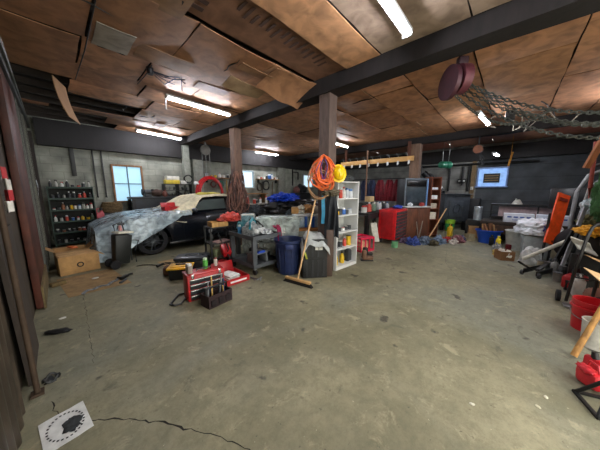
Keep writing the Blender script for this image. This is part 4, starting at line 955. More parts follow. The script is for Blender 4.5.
solo('grey_rag', M().grid(lambda u, v: (.5*(u-.5), .34*(v-.5)-.02, .03*sin(u*8)+.03*cos(v*7)-.34*max(0, abs(u-.5)-.25)*2.4-.55*max(0, .35-v)), 18, 14, .012), mat('#a6aaa8', .9), 'light grey rag draped over the top black crate', 'rag', (3.06, 2.5, .77), -.72)
solo('yellow_pad', M().cyl((0, 0, 0), (.03, 0, .01), .09, seg=20), mat('#a3a83a', .6), 'round yellow-green pad squeezed between the blue bin and crates', 'pad', (2.86, 2.56, .42), -.72)
solo('pad_stand', M().box((0, 0, .16), (.1, .1, .32), bev=.01), BLACK, 'small black box below the yellow-green pad', 'box', (2.88, 2.56, 0), -.72)
solo('brown_plank', M().box((0, 0, .43), (.13, .035, .86), (.03, 0, 0), .004), wood('#4a372d', 4), 'short dark plank standing against the white shelving unit', 'plank', (3.2, 2.27, 0), -.6)
q = random.Random(2)
def drop_loops(m, n, tr, seed, k_=1.0):
    q = random.Random(seed)
    for k in range(n):
        w_, z1, dx, dy = q.uniform(.08, .2)*k_, -q.uniform(.12, .33)*k_, q.uniform(-.07, .07), q.uniform(-.05, .03)-.03; P = []
        for i in range(24):
            a = 2*pi*i/24; zz = cos(a); wid = sin(a)*w_*(1-.45*zz)
            x = wid+dx*(1-zz)*.5+.01*sin(a*5+k); z = (.29+q.uniform(-.004, .004) if i == 0 else .28)*(1+zz)/2+z1*(1-zz)/2; y = dy+.02*sin(a*2+k)
            P.append((x*cos(-.75)-y*sin(-.75), x*sin(-.75)+y*cos(-.75), z))
        m.tube(P, tr, 6, True)
    return m
t = thing('extension_cord', 'bright orange extension cord in big loops hung on the near post', 'extension cord', (3.17, 2.42, 1.84))
drop_loops(M(), 24, .012, 7).build('loops', mat('#e0662a', .5), t)
drop_loops(M(), 4, .011, 11, .75).build('red_loops', mat('#a92f3a', .5), t)
drop_loops(M(), 2, .011, 17, .5).build('purple_loops', mat('#5a3f78', .5), t)
m = M(); coil(m, (0, 0, 0), .2, 3, .009, 'XZ', .2, 23, 1.3, -.75)
solo('cord_coil', m, mat('#96704a', .6), 'tan cord loops hung at the left of the orange cord', 'cord', (3.1, 2.44, 1.68))
t = thing('hard_hat', 'yellow hard hat hung beside the orange cord above the white shelves', 'hard hat', (3.33, 2.2, 1.83), -.72); t.rotation_euler = (1.35, 0, -.72); t.scale = (.85, .85, .85)
M().blob((0, 0, 0), (.12, .15, .12), 0, 1, 4, 0).build('shell', mat('#efc411', .3, 0, .05), t); M().lathe([(.12, 0), (.155, -.008), (.157, .0), (.12, .012)], sq=1.2, seg=28).build('brim', mat('#efc411', .3, 0, .05), t)
M().box((0, 0, .115), (.03, .2, .02), bev=.008).build('ridge', mat('#efc411', .3, 0, .05), t)
def jacket(loc, rz, w_, h_, m, label):
    b = M().grid(lambda u, v: (w_*(u-.5)*(.55+.45*min(1, v*3)), .05*sin(u*14+v*3)*min(1, v*2)-.05*sin(pi*u), -h_*v+.03*sin(u*9)), 20, 20, .02)
    return solo('hanging_jacket', b, m, label, 'jacket', loc, rz)
jacket((3.31, 2.32, 1.5), -.72, .24, .82, mat('#1d2126', .7), 'black jacket hanging on the near post beside the white shelving')
solo('teal_strap', M().grid(lambda u, v: (.06*(u-.5), .02*sin(v*8), -.5*v), 3, 12, .012), mat('#2c7fa0', .7), 'blue strap hanging at the left of the black jacket', 'strap', (3.2, 2.42, 1.45), -.72)
solo('cap_rag', M().blob((0, 0, 0), (.16, .1, .07), .4, 8), mat('#4d4532', .8), 'olive brown rag tucked under the orange cord loops', 'rag', (3.28, 2.34, 1.5), -.72)

t = thing('cord_bundle', 'brown and pinkish cords hanging in loops around the farther post', 'cord', (3.45, 5.6, 0))
q = random.Random(9)
for k in range(26):
    w_, zt, zb, ca = q.uniform(.06, .2), q.uniform(1.55, 2.1), q.uniform(.85, 1.15), pi+1.02+q.uniform(-.9, .9); P = []
    for i in range(22):
        a = 2*pi*i/22; u = (1-cos(a))/2; r_ = .17+.09*u+.03*sin(a*2+k)
        lat = sin(a)*w_*(.5+.8*u); z_ = zt+(zb-zt)*u
        P.append((r_*cos(ca)-lat*sin(ca), r_*sin(ca)+lat*cos(ca), z_))
    M().tube(P, q.choice([.010, .013, .015]), 5, True).build('loop', mat(['#5a3d33', '#7b5548', '#45302a', '#8b6252'][k % 4], .6), t)

# blue-lidded organiser beside the near post
t = thing('side_table', 'small wooden table with an orange-tan edge behind the blue bin', 'table', (3.82, 3.28, 0), -.75)
M().box((0, 0, .7), (.8, .5, .06), bev=.01).build('top', mat('#b67b43', .7), t)
for x in (-.36, .36):
    for y in (-.2, .2): M().box((x, y, .34), (.04, .04, .67)).build('leg', DGREY, t)
for k, dx in enumerate((-.2, .18)):
    t = thing('parts_bin', '%s white plastic bin with blue clips on the small table behind the blue waste bin' % ('left' if k == 0 else 'right'), 'bin', (3.82+dx*cos(-.75), 3.28+dx*sin(-.75), .732), -.75)
    M().box((0, 0, .12), (.34, .34, .24), bev=.02, taper=.9).build('body', sheet_mat('#c4d8e4', .75), t); M().box((0, 0, .27), (.37, .37, .05), bev=.015).build('lid', mat('#e4e9ea', .4), t)
    for s in (-1, 1): M().box((s*.11, -.185, .13), (.06, .03, .24), bev=.01).build('clip', mat('#1e63c4', .4), t)
crate_box((3.62, 3.5, 1.03), (.2, .2, .14), 'small tan carton standing on the left white bin with blue clips', mat('#c2955c', .85), -.75, False, False)
for k, (dx, z, r, c, lab) in enumerate([(.0, 1.1, .1, '#d8d4c6', 'cream crumpled bag between the bins with blue clips'), (.16, 1.12, .11, '#b5854e', 'orange-brown bundle on the bins with blue clips'), (.34, 1.1, .1, '#cfc3b4', 'pale bundle on the right bin with blue clips'), (.44, 1.2, .08, '#5a3a52', 'purple bundle nearest the near post on the bins')]):
    cloth('bundle', (3.7+dx*.73, 3.4-dx*.68, z), (r*1.2, r, r), mat(c, .8, 0, .4, 20), lab, 'bundle', 140+k, .5, flat=-.07)
q = random.Random(61)
for k in range(14):
    c = [('#c9ccd2', 'white'), ('#2b4fa8', 'blue'), ('#a33a34', 'red'), ('#2c2e30', 'black'), ('#c08a4c', 'tan'), ('#6f8794', 'grey-blue'), ('#7a4a3a', 'brown')][k % 7]
    u = -.95+.145*k; a = -.72; v = -.3 if k % 2 else -.12; z0 = .842
    solo('small_goods', M().blob((0, 0, .1), (.1, .08, .1), .45, k, 3) if k % 3 else M().box((0, 0, .1), (.16, .12, .2), bev=.015), mat(c[0], .7, 0, .4, 25), '%s small item in the front row of the centre table, place %d from left' % (c[1], k+1), 'goods', (5.15+u*cos(a)-v*sin(a), 4.75+u*sin(a)+v*cos(a), z0), 0, 'small goods on the centre table')

# ------------------------------------------------------------------ white shelving unit
t = thing('shelving_unit', 'tall narrow white shelving unit right of the near post', 'shelf', (3.87, 2.48, 0), -.09); t.scale = (1.06, 1, 1)
WS = mat('#d3d4d2', .5, 0, .06, 4, dirt='#9a9a94', dirt_amt=.2)
for s in (-1, 1): M().box((s*.31, 0, .86), (.022, .36, 1.72)).build('side_panel', WS, t)
M().box((0, .175, .86), (.6, .008, 1.7)).build('back_panel', mat('#b9bab6', .6), t)
SZ = [.05, .4, .73, 1.06, 1.38, 1.7]
for z in SZ: M().box((0, -.002, z), (.6, .35, .02)).build('shelf', WS, t)
M().box((0, -.17, .02), (.6, .015, .05)).build('plinth', WS, t)
its = {1.39: [('spray', .22, .04, 1), ('spray', .2, .04, 6), ('bottle', .22, .04, 0), ('spray', .2, .035, 8), ('jar', .18, .06, 8)],
       1.07: [('jar', .1, .05, 3), ('can', .12, .05, 1), ('jar', .13, .05, 4), ('can', .09, .05, 1), ('can', .1, .05, 8)],
       .74: [('can', .06, .04, 1), ('can', .08, .04, 1), ('can', .06, .04, 0), ('can', .08, .045, 1), ('can', .1, .05, 1)],
       .41: [('spray', .15, .045, 1), ('can', .12, .05, 1), ('bottle', .19, .04, 6), ('can', .2, .055, 3)],
       .06: [('bottle', .25, .05, 3), ('bottle', .24, .05, 3), ('jug', .32, .09, 1)]}
for (z, L_), nm in zip(its.items(), ['highest shelf of white unit', 'second shelf of white unit', 'middle shelf of white unit', 'fourth shelf of white unit', 'bottom of white unit']):
    shelf_fill(nm, [((3.87-.2+.42*k/(len(L_)-1), 2.45-.03*k/(len(L_)-1), z), a[0], a[1], a[2], *cols[a[3]]) for k, a in enumerate(L_)], 'goods on the white shelving unit')
solo('folded_tarp', M().blob((0, 0, .06), (.28, .16, .07), .5, 5, 4), mat('#44484a', .6), 'grey bundled tarp on top of the white shelving unit', 'tarp', (3.87, 2.5, 1.715))
solo('black_boot', M().box((0, 0, .14), (.1, .1, .28), bev=.03).box((.07, 0, .04), (.2, .1, .08), bev=.03), BLACK, 'black boot standing right on the bottom of the white unit', 'boot', (4.06, 2.45, .06), 1.0) if False else None
solo('beige_panel', M().box((0, 0, .42), (.3, .12, .84), bev=.01), mat('#9a9274', .7), 'beige upright panel behind the right side of the white unit', 'panel', (4.6, 2.85, .75+.0), -.1)
solo('panel_stand', M().box((0, 0, .37), (.34, .3, .74), bev=.01), mat('#23211f', .7), 'dark box carrying the beige upright panel', 'box', (4.6, 2.87, 0), -.1)
# boots and pink crate
for k, (x, y, c, lab) in enumerate([(4.5, 2.25, '#6b4c38', 'brown work boot on the floor right of the white unit'), (4.75, 2.35, '#26211e', 'black work boot on the floor beside the pink crate')]):
    t = thing('work_boot', lab, 'boot', (x, y, 0), -.9+.5*k); M().box((0, 0, .14), (.1, .11, .2), bev=.035).box((.08, 0, .065), (.24, .1, .09), bev=.035).build('upper', mat(c, .7), t); M().box((.06, 0, .012), (.27, .11, .024), bev=.008).build('sole', BLACK, t)
t = thing('milk_crate', 'bright pink-red plastic crate on the floor beside the white unit', 'crate', (5.32, 2.76, 0), -.3)
a, b_, h = .44, .44, .36; m = M()
for z in (.02, .34): m.box((0, -b_/2, z), (a, .02, .045)).box((0, b_/2, z), (a, .02, .045)).box((-a/2, 0, z), (.02, b_, .045)).box((a/2, 0, z), (.02, b_, .045))
for k in range(4):
    u = -a/2+a*k/3
    m.box((u, -b_/2, h/2), (.03, .02, h)).box((u, b_/2, h/2), (.03, .02, h)).box((-a/2, u, h/2), (.02, .03, h)).box((a/2, u, h/2), (.02, .03, h))
for z in (.13, .23): m.box((-a/2, 0, z), (.014, b_, .02)).box((0, b_/2, z), (a, .014, .02))
m.box((0, 0, .01), (a, b_, .015)); m.build('body', PINK, t); M().box((0, -.1, .345), (.43, .2, .012), bev=.003).build('top_panel', PINK, t)
crate_box((5.3, 2.78, .025), (.28, .3, .22), 'cream and orange box inside the pink crate', mat('#d6b48c', .7), -.3, False, False, None, 'box', 'parts_box')

# ------------------------------------------------------------------ black table, goods, red cabinet
t = thing('work_table', 'black-topped table loaded with small goods behind the red tool cabinet', 'table', (6.75, 3.2, 0))
M().box((0, 0, .88), (1.9, .75, .06), bev=.01).box((0, -.36, .8), (1.9, .03, .12)).build('top', mat('#1b1c1e', .5), t)
for x in (-.88, .88):
    for y in (-.3, .3): M().box((x, y, .42), (.1, .1, .84)).build('leg', BLACK, t)
its = [(-.8, 'can', .16, .08, 0), (-.62, 'jar', .18, .08, 0), (-.48, 'bottle', .28, .07, 6), (-.35, 'can', .2, .08, 6), (-.2, 'jug', .26, .11, 7), (-.02, 'jug', .27, .12, 1), (.18, 'jug', .27, .11, 8), (.36, 'jar', .24, .1, 7), (.52, 'jug', .26, .1, 1), (.72, 'can', .13, .09, 4), (.86, 'bottle', .24, .06, 8)]
shelf_fill('black table row', [((6.75+a[0], 3.05+.08*(k % 2), .912), a[1], a[2], a[3], *cols[a[4]]) for k, a in enumerate(its)], 'goods on the black table')
solo('white_case', M().box((0, 0, .07), (.22, .2, .14), bev=.03), WHITE, 'white boxy case on the front left of the black table', 'case', (6.12, 2.98, .912), .2) if False else None
solo('storage_block', M().box((0, 0, .13), (1.2, .2, .26), bev=.01), mat('#2d302b', .7), 'long low dark case along the back of the black table', 'case', (6.95, 3.4, .912))
crate_box((7.0, 3.4, 1.174), (.3, .18, .17), 'small square tan carton on the long case of the black table', mat('#cdb182', .85), 0, False, False)
solo('white_cloth', M().grid(lambda u, v: (.34*(u-.5)+.25*(1-v)-.1, .06*sin(u*8), .58*v), 10, 12, .014), mat('#dcdbd0', .9), 'off-white cloth hanging to the floor left of the red cabinet', 'cloth', (6.1, 2.76, .06), 0)
t = thing('tool_cabinet', 'tall red roller tool cabinet with grey-black drawers on its right', 'tool cabinet', (6.86, 2.55, 0), 0)
M().box((0, 0, .56), (.92, .5, .86), bev=.012).build('body', mat('#c41a20', .35), t)
M().box((-.463, .0, .56), (.006, .34, .72), bev=.002).build('side_panel', mat('#a3141a', .4), t)
z = .16
for k in range(8):
    hh = .085; d = M().box((.01, -.257, z+hh/2), (.84, .02, hh-.008), bev=.003).build('drawer', mat('#34363a', .4), t); M().box((.01, -.272, z+hh-.018), (.82, .012, .014), bev=.003).build('pull_strip', CHROME, d); z += .098
for sx in (-1, 1):
    for sy in (-1, 1): M().lathe([(.0, -.02), (.055, -.02), (.06, 0), (.055, .02), (.0, .02)], (sx*.38, sy*.19, .06), 16, 'Y').box((sx*.38, sy*.19, .115), (.07, .07, .03)).build('caster', RUBBER, t)
solo('blue_cloth', M().blob((0, 0, .04), (.16, .12, .06), .4, 5, 4), mat('#2747a8', .8), 'small blue cloth on the red cabinet', 'cloth', (7.1, 2.52, .99))
solo('pale_strip_light', M().box((0, 0, .5), (.05, .05, 1.0), bev=.01), mat('#c6c9cb', .5), 'upright white bar between the red cabinet and the brown desk', 'bar', (7.42, 2.42, 0))
bottle((6.15, 2.2, 0), .18, .09, mat('#69a877', .5), mat('#3a4a44', .5), 'pale green tin on the floor by the red cabinet', 'can')
# jackets on the hook rail
t = thing('coat_rail', 'long yellow pine rail with white hooks fixed between posts high up', 'rail', (8.72, 4.15, 2.66))
M().box((0, 0, 0), (.05, 3.0, .17), bev=.004).build('board', mat('#d0a263', .6, 0, .12, 5), t)
for k in range(8): M().box((-.04, -1.35+.38*k, -.12), (.03, .07, .12), bev=.01).tube([(-.03, -1.35+.38*k, -.16), (-.09, -1.35+.38*k, -.2), (-.1, -1.35+.38*k, -.13)], .014).build('hook', mat('#dfe2e2', .4), t)
for k in range(9): M().tube([(-.02, -1.3+.33*k, .08), (-.05, -1.28+.33*k, .17), (-.02, -1.22+.33*k, .22), (.02, -1.18+.33*k, .18)], .009).build('upper_hook', mat('#9aa0a2', .4), t)
for y in (-1.3, 1.3): M().box((.08, y, .3), (.06, .1, .6)).build('hanger', BROWN, t)
solo('rail_pole', M().cyl((0, 0, 0), (0, 0, 3.1), .03), mat('#7b5b45', .7), 'slim brown wooden pole standing under the pine hook rail', 'pole', (8.6, 4.35, 0))
t = thing('garment_rack', 'low black clothes rack carrying blue and maroon garments', 'rack', (8.9, 4.2, 0))
M().cyl((0, -1.25, 1.98), (0, 1.25, 1.98), .02).build('bar', BLACK, t)
for y in (-1.2, 1.2): M().box((0, y, 1.0), (.04, .04, 2.0)).box((0, y, .02), (.5, .05, .04)).build('upright', BLACK, t)
for k in range(5):
    b = M().grid(lambda u, v, k=k: (.03*sin(v*5+k)+.04*sin(u*12), .32*(u-.5)*(.5+.5*min(1, v*4)), -.82*v), 12, 14, .03)
    solo('hanging_jacket', b, mat(['#6b1420', '#7c1826', '#701522', '#26304e', '#232c46'][k], .85, 0, .35, 14), ['maroon jacket nearest the brown desk on the clothes rack', 'red-maroon jacket in the middle of the maroon ones', 'maroon jacket next to the dark blue ones', 'dark blue jacket beside the maroon jackets', 'dark blue jacket farthest left on the clothes rack'][k], 'jacket', (8.85, 3.2+.33*k, 1.94), 0)
# brown desk with glass front box and bookcase
a = -.68
t = thing('brown_desk', 'dark brown wooden cabinet desk carrying the glass-fronted black box', 'desk', (7.97, 2.37, 0), a)
M().box((0, 0, .5), (.84, .6, 1.0), bev=.006).build('body', BROWN, t); M().box((-.205, -.305, .5), (.38, .015, .9), bev=.004).build('door', wood('#6e3f27', 3), t); M().box((.205, -.305, .5), (.38, .015, .9), bev=.004).build('door', wood('#643a25', 3), t)
M().box((0, 0, 1.02), (.88, .66, .04), bev=.008).build('top', mat('#c2c6c8', .5), t)
t = thing('display_box', 'black glass-fronted box with a pale blue right edge on the brown desk', 'display case', (7.96, 2.38, 1.042), a)
M().box((0, .05, .43), (.78, .44, .86), bev=.01).build('body', mat('#2c3033', .5), t); M().box((0, -.175, .34), (.66, .012, .5), bev=.003).build('screen', mat('#39434a', .15), t); M().box((0, -.175, .7), (.66, .014, .16), bev=.003).build('upper_panel', BLACKG, t)
M().box((.38, -.18, .43), (.05, .03, .86), bev=.005).build('edge_strip', mat('#6b90bd', .4), t); M().box((-.38, -.18, .43), (.04, .03, .86), bev=.005).build('edge_strip', mat('#5b6770', .4), t); M().box((0, -.18, .85), (.8, .03, .05), bev=.005).build('top_strip', mat('#5d6a74', .4), t)
BKX = 1
t = thing('bookcase', 'narrow reddish brown bookcase right of the black glass-fronted box', 'bookcase', (8.36, 1.9, 0), a)
for s in (-1, 1): M().box((s*.16, 0, .98), (.025, .34, 1.96)).build('side_panel', wood('#7a4025', 3), t)
M().box((0, .16, .98), (.32, .015, 1.94)).build('back_panel', wood('#5e301d', 3), t)
for z in (.1, .6, .95, 1.25, 1.55, 1.93): M().box((0, 0, z), (.3, .3, .022)).build('shelf', wood('#7a4025', 3), t)
for k, (z, c, h, lab) in enumerate([(1.261, '#d8dcde', .12, 'white small box on the second shelf of the narrow bookcase'), (1.561, '#cfd2d8', .07, 'white flat box on the upper shelf of the narrow bookcase'), (.961, '#b9b2a0', .16, 'beige box on the third shelf of the narrow bookcase'), (.611, '#d6cfbd', .22, 'cream box on the lower shelf of the narrow bookcase')]):
    solo('parts_box', M().box((0, 0, h/2), (.2, .2, h), bev=.006), mat(c, .6), lab, 'box', (8.34, 1.88, z), a)
solo('white_bundle', M().blob((0, 0, .05), (.12, .07, .055), .3, 3, 4), mat('#dfe6ea', .8), 'white-blue bundle at the left front of the brown desk top', 'bundle', (7.62, 2.33, 1.043)) 
solo('red_bundle', M().blob((0, 0, .05), (.12, .07, .055), .3, 6, 4), mat('#b54a44', .8), 'coral red bundle at the right front of the brown desk top', 'bundle', (7.95, 2.08, 1.043)) 
t = thing('sledge_hammer', 'long pale wooden handle leaning over the clothes heap by the brown desk', 'hammer', (7.62, 1.72, .0), 0)
M().cyl((0, 0, .1), (.62, -.28, .98), .02, .016).build('handle', mat('#d2a877', .6), t); M().box((-.02, .01, .1), (.14, .08, .08), (0, .5, 0), .015).build('head', DGREY, t)
solo('garden_fork', M().cyl((0, 0, .05), (.1, -.05, .62), .014).cyl((0, 0, .05), (-.05, .08, .6), .012), mat('#8e8a80', .5, .3), 'two thin grey rods leaning on the left of the clothes heap', 'rods', (7.42, 1.95, 0))
q = random.Random(40)
for k, (x, y, rx, c, lab) in enumerate([(6.9, 1.95, .22, '#3a4f94', 'blue and white bundled cloth at the left end of the clothes heap'), (6.95, 2.2, .16, '#5b4a60', 'purple cloth just under the red cabinet drawers'), (7.25, 1.75, .25, '#5e6d80', 'grey-blue cloth in the clothes heap below the leaning handle'), (7.6, 1.45, .26, '#6e8299', 'light denim blue cloth in the right half of the heap'),
                                        (7.2, 1.5, .18, '#4f4a35', 'olive cloth at the front of the clothes heap'), (7.95, 1.3, .17, '#b3342f', 'red cloth at the right of the denim blue cloth'), (8.1, 1.05, .22, '#8b5a60', 'dusty pink cloth at the far right of the clothes heap'), (7.75, 1.1, .14, '#c4bcb4', 'pale cloth in front of the dusty pink cloth'), (8.4, 1.0, .16, '#454b66', 'slate blue cloth at the rightmost tip of the heap')]):
    cloth('clothes_pile', (x, y, 0), (rx, rx*.75, .17 if rx > .2 else .13), mat(c, .9, 0, .45, 18), lab, 'clothes', seed=50+k, amp=.6, flat=.0, freq=3)
bottle((8.95, 1.4, 0), .42, .12, mat('#d9b31c', .45), BLACK, 'yellow plastic jug standing right of the brown desk', 'jug')

# ------------------------------------------------------------------ stove
a = -.5
t = thing('wood_stove', 'big black box wood stove near the far right corner', 'stove', (10.75, 1.85, 0), a)
M().box((0, 0, .84), (1.35, .8, 1.06), bev=.02).build('body', mat('#454b52', .55, .1), t); M().box((0, -.02, 1.385), (1.42, .88, .04), bev=.008).build('top', mat('#3a4047', .5, .1), t)
d = M().box((-.08, -.41, .82), (.72, .03, .62), bev=.01).build('door', mat('#4d545c', .5, .1), t); coil(M(), (-.08, -.435, .84), .17, 1, .018, 'XZ', 0, 1).build('ring', mat('#50565d', .4, .3), d); M().box((.24, -.44, .82), (.03, .03, .2), bev=.008).build('handle', STEEL, d)
for sx in (-1, 1):
    for sy in (-1, 1): M().box((sx*.58, sy*.3, .16), (.08, .08, .31)).build('leg', BLACK, t)
M().box((0, 0, .2), (1.0, .55, .03)).build('ash_shelf', BLACK, t)
t = thing('stove_pipe', 'fat dark steel stove pipe slanting up left from the black stove', 'pipe', (10.6, 2.1, 1.405), 0)
M().cyl((0, 0, 0), (0, 0, .12), .14).cyl((0, 0, .1), (-.2, .65, .85), .13, seg=20).build('pipe', mat('#1f2226', .35, .4), t); M().cyl((-.01, .05, .15), (-.03, .11, .21), .15, seg=20).build('collar', STEEL, t)
coil(M(), (-.25, .85, .95), .17, 2, .03, 'XZ', .05, 4, 1, -1).build('elbow', mat('#6f7276', .4, .5), t)
m = M()
for pts in [[(11.85, 3.6, 2.62), (11.85, 1.6, 2.6), (11.85, -.6, 2.58)]]: m.tube(pts, .04)
solo('wall_pipe', m, BLACK, 'long black pipe running level along the right wall above the stove', 'pipe')
for k, (y, z0, lab) in enumerate([(2.1, 1.5, 'black pipe dropping down the right wall behind the stove'), (1.62, 1.75, 'black pipe dropping to a two-knob valve box left of the blue window'), (1.4, 1.5, 'black pipe next to the wooden strip left of the blue window')]):
    t = thing('drop_pipe', lab, 'pipe', (11.93, y, 0)); M().cyl((0, 0, z0), (0, 0, 2.54), .035).build('pipe', BLACK, t)
    if k == 1:
        M().box((-.02, 0, 1.95), (.1, .3, .14), bev=.02).build('valve_box', BLACK, t)
        for s in (-1, 1): M().cyl((-.08, s*.08, 1.93), (-.11, s*.08, 1.93), .035).build('knob', mat('#d8d8d4', .4), t)
solo('wall_socket', M().box((0, 0, 0), (.04, .1, .13), bev=.01), WHITE, 'small white socket box on the wooden strip by the stove', 'socket', (11.88, 1.25, 1.62))
t = thing('green_tank', 'green ribbed tank hung from the ceiling above the stove', 'tank', (10.3, 1.98, 2.5), -.6)
M().lathe([(.0, -.26), (.09, -.25), (.13, -.2), (.13, -.02), (.115, 0), (.13, .02), (.13, .2), (.09, .25), (.0, .26)], (0, 0, 0), 20, 'X').build('body', mat('#1f7a5a', .4), t)
for s in (-1, 1): M().tube([(s*.13, 0, .12), (s*.15, 0, .5), (s*.13, 0, .86)], .012).build('hanger', STEEL, t)
t = thing('waste_pail', 'bright green and yellow pail on the floor before the stove', 'pail', (10.05, 1.6, 0))
M().lathe([(.13, 0), (.17, .42), (.18, .43), (.165, .42), (.125, .02), (0, .02)], cap=False).build('body', mat('#9ccf3d', .5), t); M().lathe([(.14, .06), (.162, .3)], cap=False).build('print_band', mat('#2e9c58', .5), t)
solo('log_crate', M().tray((0, 0, 0), (.5, .35, .3), .02), BLACK, 'black coal scuttle on the floor at the stove front right', 'scuttle', (10.85, 1.05, 0), a)
solo('dark_cabinet', M().box((0, 0, .6), (.5, .5, 1.2), bev=.02), mat('#1a1c20', .5), 'dark low cabinet just right of the black stove', 'cabinet', (11.65, 1.15, 0))
bottle((11.2, .75, 0), .4, .06, WHITE, mat('#3a3a3a', .5), 'slim white bottle on the floor by the dark low cabinet', 'bottle')

# ------------------------------------------------------------------ right side: bench, bins
t = thing('low_bench', 'long low dark wooden bench along the right side behind the bins', 'bench', (8.95, -.65, 0))
M().box((0, 0, .6), (.7, 2.5, .1), bev=.01).build('top', mat('#2f261f', .8, dirt='#17120e'), t)
for y in (-1.15, 0, 1.15):
    for x in (-.28, .28): M().box((x, y, .28), (.09, .09, .55)).build('leg', mat('#2f261f', .8, dirt='#17120e'), t)
M().box((-.33, 0, .42), (.03, 2.4, .24)).build('front_board', wood('#4a3322', 3), t)
for k, (y, w_, c, lab) in enumerate([(-.2, .62, '#d7dde6', 'white carton with blue print on the left of the low bench'), (-.85, .6, '#cfd8e6', 'white carton with blue print right of its twin on the low bench')]):
    t = thing('printed_carton', lab, 'carton', (8.82, y, .652), pi/2+.05*(1-2*k))
    M().box((0, 0, .12), (w_, .34, .24), bev=.006).build('body', mat(c, .7, 0, .06), t)
    s_ = 1
    for j in range(4): M().box((-.2+.13*j, .172, .15), (.09, .003, .035)).build('print_mark', mat('#2c55a8', .6), t)
    M().box((-.02, .172, .07), (.3, .003, .02)).build('print_mark', mat('#6e87bb', .6), t)
t = thing('glass_tank', 'long black-framed glass tank with pinkish sheets behind the printed cartons', 'tank', (9.55, -.5, 0))
M().box((0, 0, .35), (.45, 1.8, .7)).build('stand', BLACK, t)
M().box((0, 0, 1.1), (.5, 1.9, .05), bev=.005).box((0, 0, .72), (.5, 1.9, .05), bev=.005).box((-.23, -.92, .9), (.03, .04, .38)).box((-.23, .92, .9), (.03, .04, .38)).box((-.23, -.1, .9), (.03, .03, .38)).build('frame', BLACK, t)
M().box((-.1, -.1, .9), (.02, 1.7, .3)).build('sheet', mat('#b7a3a4', .6), t)
solo('white_lampshade', M().lathe([(.05, .14), (.13, 0)], cap=False).cyl((0, 0, .1), (-.1, .04, .16), .015), mat('#c9c8bd', .6), 'small pale lamp shade on the top rim of the glass tank', 'lamp shade', (9.5, -.15, 1.127))
solo('silver_tin', M().lathe([(.11, 0), (.115, .02), (.11, .04), (.11, .42), (.115, .43), (.1, .44)], seg=20), mat('#b9c4cc', .3, .5), 'tall silver tin standing behind the firewood tub', 'tin', (9.4, .75, .57))
solo('tin_stand', M().box((0, 0, .285), (.5, .45, .57), bev=.01), mat('#1f201d', .8), 'dark box under the tall silver tin', 'box', (9.45, .8, 0))
cloth('olive_plant', (9.15, .55, .65), (.14, .12, .1), mat('#6f7a3a', .9, 0, .4, 20), 'yellowish green scrap bundle by the tall silver tin', 'bundle', seed=70) if False else None
t = thing('plastic_tub', 'bright blue plastic tub filled with wood scraps near the stove', 'tub', (8.62, .38, 0), -1.2)
M().lathe([(.22, 0), (.3, .36), (.32, .38), (.29, .36), (.21, .02), (0, .02)], sq=.8, cap=False, seg=28).build('body', mat('#1d55c9', .45, 0, .08), t); M().lathe([(.3, .345), (.335, .365), (.335, .39), (.31, .39)], sq=.8, cap=False, seg=28).build('rim', mat('#1d55c9', .45, 0, .08), t)
q = random.Random(77)
for k in range(9):
    solo('wood_scrap', M().box((0, 0, .24), (.11, .035, .44), (q.uniform(-.3, .3), q.uniform(-.35, .35), q.uniform(0, 3)), .004), [CARD, wood('#9b6b45', 4), wood('#7f5436', 4)][k % 3], 'wood or board scrap standing in the blue tub', 'wood scrap', (8.62+.14*cos(k*.7), .38+.14*sin(k*.7), .1+.02*(k % 3)), 0, 'scraps in the blue tub')
crate_box((9.25, .82, 0), (.26, .26, .4), 'brown carton standing behind the left of the blue tub', CARD, .3, False)
crate_box((8.6, .82, 0), (.18, .2, .2), 'small cream carton left of the blue tub', mat('#a89c78', .8), .8, False)
bottle((8.25, .28, 0), .3, .09, BLACK, BLACK, 'black plastic jug in front of the blue tub', 'jug')
t = bottle((7.95, .13, 0), .34, .09, mat('#e6cf1e', .4), mat('#e6cf1e', .4), 'yellow plastic jug right of the black jug before the blue tub', 'jug')
solo('red_scrap', M().box((0, 0, .07), (.12, .1, .14), bev=.02), DRED, 'dark red box on the floor right of the yellow jug', 'box', (7.95, -.08, 0), .3)
t = thing('waste_pail', 'tapered greyish white open bin between the blue tub and the grey bin', 'bin', (8.12, -.22, 0))
M().lathe([(.19, 0), (.24, .48), (.25, .5), (.23, .48), (.18, .02), (0, .02)], cap=False, seg=24).build('body', mat('#c9cec9', .6), t); M().tube([(.25*cos(a_), .25*sin(a_), .49) for a_ in [2*pi*k/20 for k in range(20)]], .012, 6, True).build('rim', mat('#cfd2ce', .5), t)
t = thing('waste_bin', 'square light grey bin lined with a bulging clear bag', 'bin', (7.35, -.5, 0), .1)
M().box((0, 0, .27), (.46, .46, .54), bev=.03, taper=.82).build('body', mat('#b3bcbe', .55), t); M().box((0, 0, .55), (.5, .5, .03), bev=.01).build('rim', mat('#6f7675', .5), t)
b = M().blob((0, 0, .08), (.38, .38, .26), .22, 6, 5, None, 2.4)
for v in b.b.verts: v.co.z = max(v.co.z, .0)
solo('plastic_bag', b, mat('#d5dbe2', .3, 0, .12, 8), 'bulging whitish plastic bag full of waste over the grey bin', 'bag', (7.35, -.5, .57))
cloth('plastic_bag', (6.75, -.43, 0), (.2, .18, .34), mat('#c5c7c4', .5, 0, .2, 10), 'small white plastic bag on the floor under the white pipe', 'bag', seed=66, amp=.3)
solo('blue_strap', M().tube([(0, 0, 0), (-.03, -.05, .12), (.02, -.02, .22)], .014), mat('#2a52b8', .5), 'blue tie on the right of the clear waste bag', 'strap', (7.02, -.55, .62))
t = crate_box((6.75, -.02, 0), (.26, .26, .2), 'small brown open carton of rubbish in front of the grey bin', mat('#86603d', .85), .5, False)
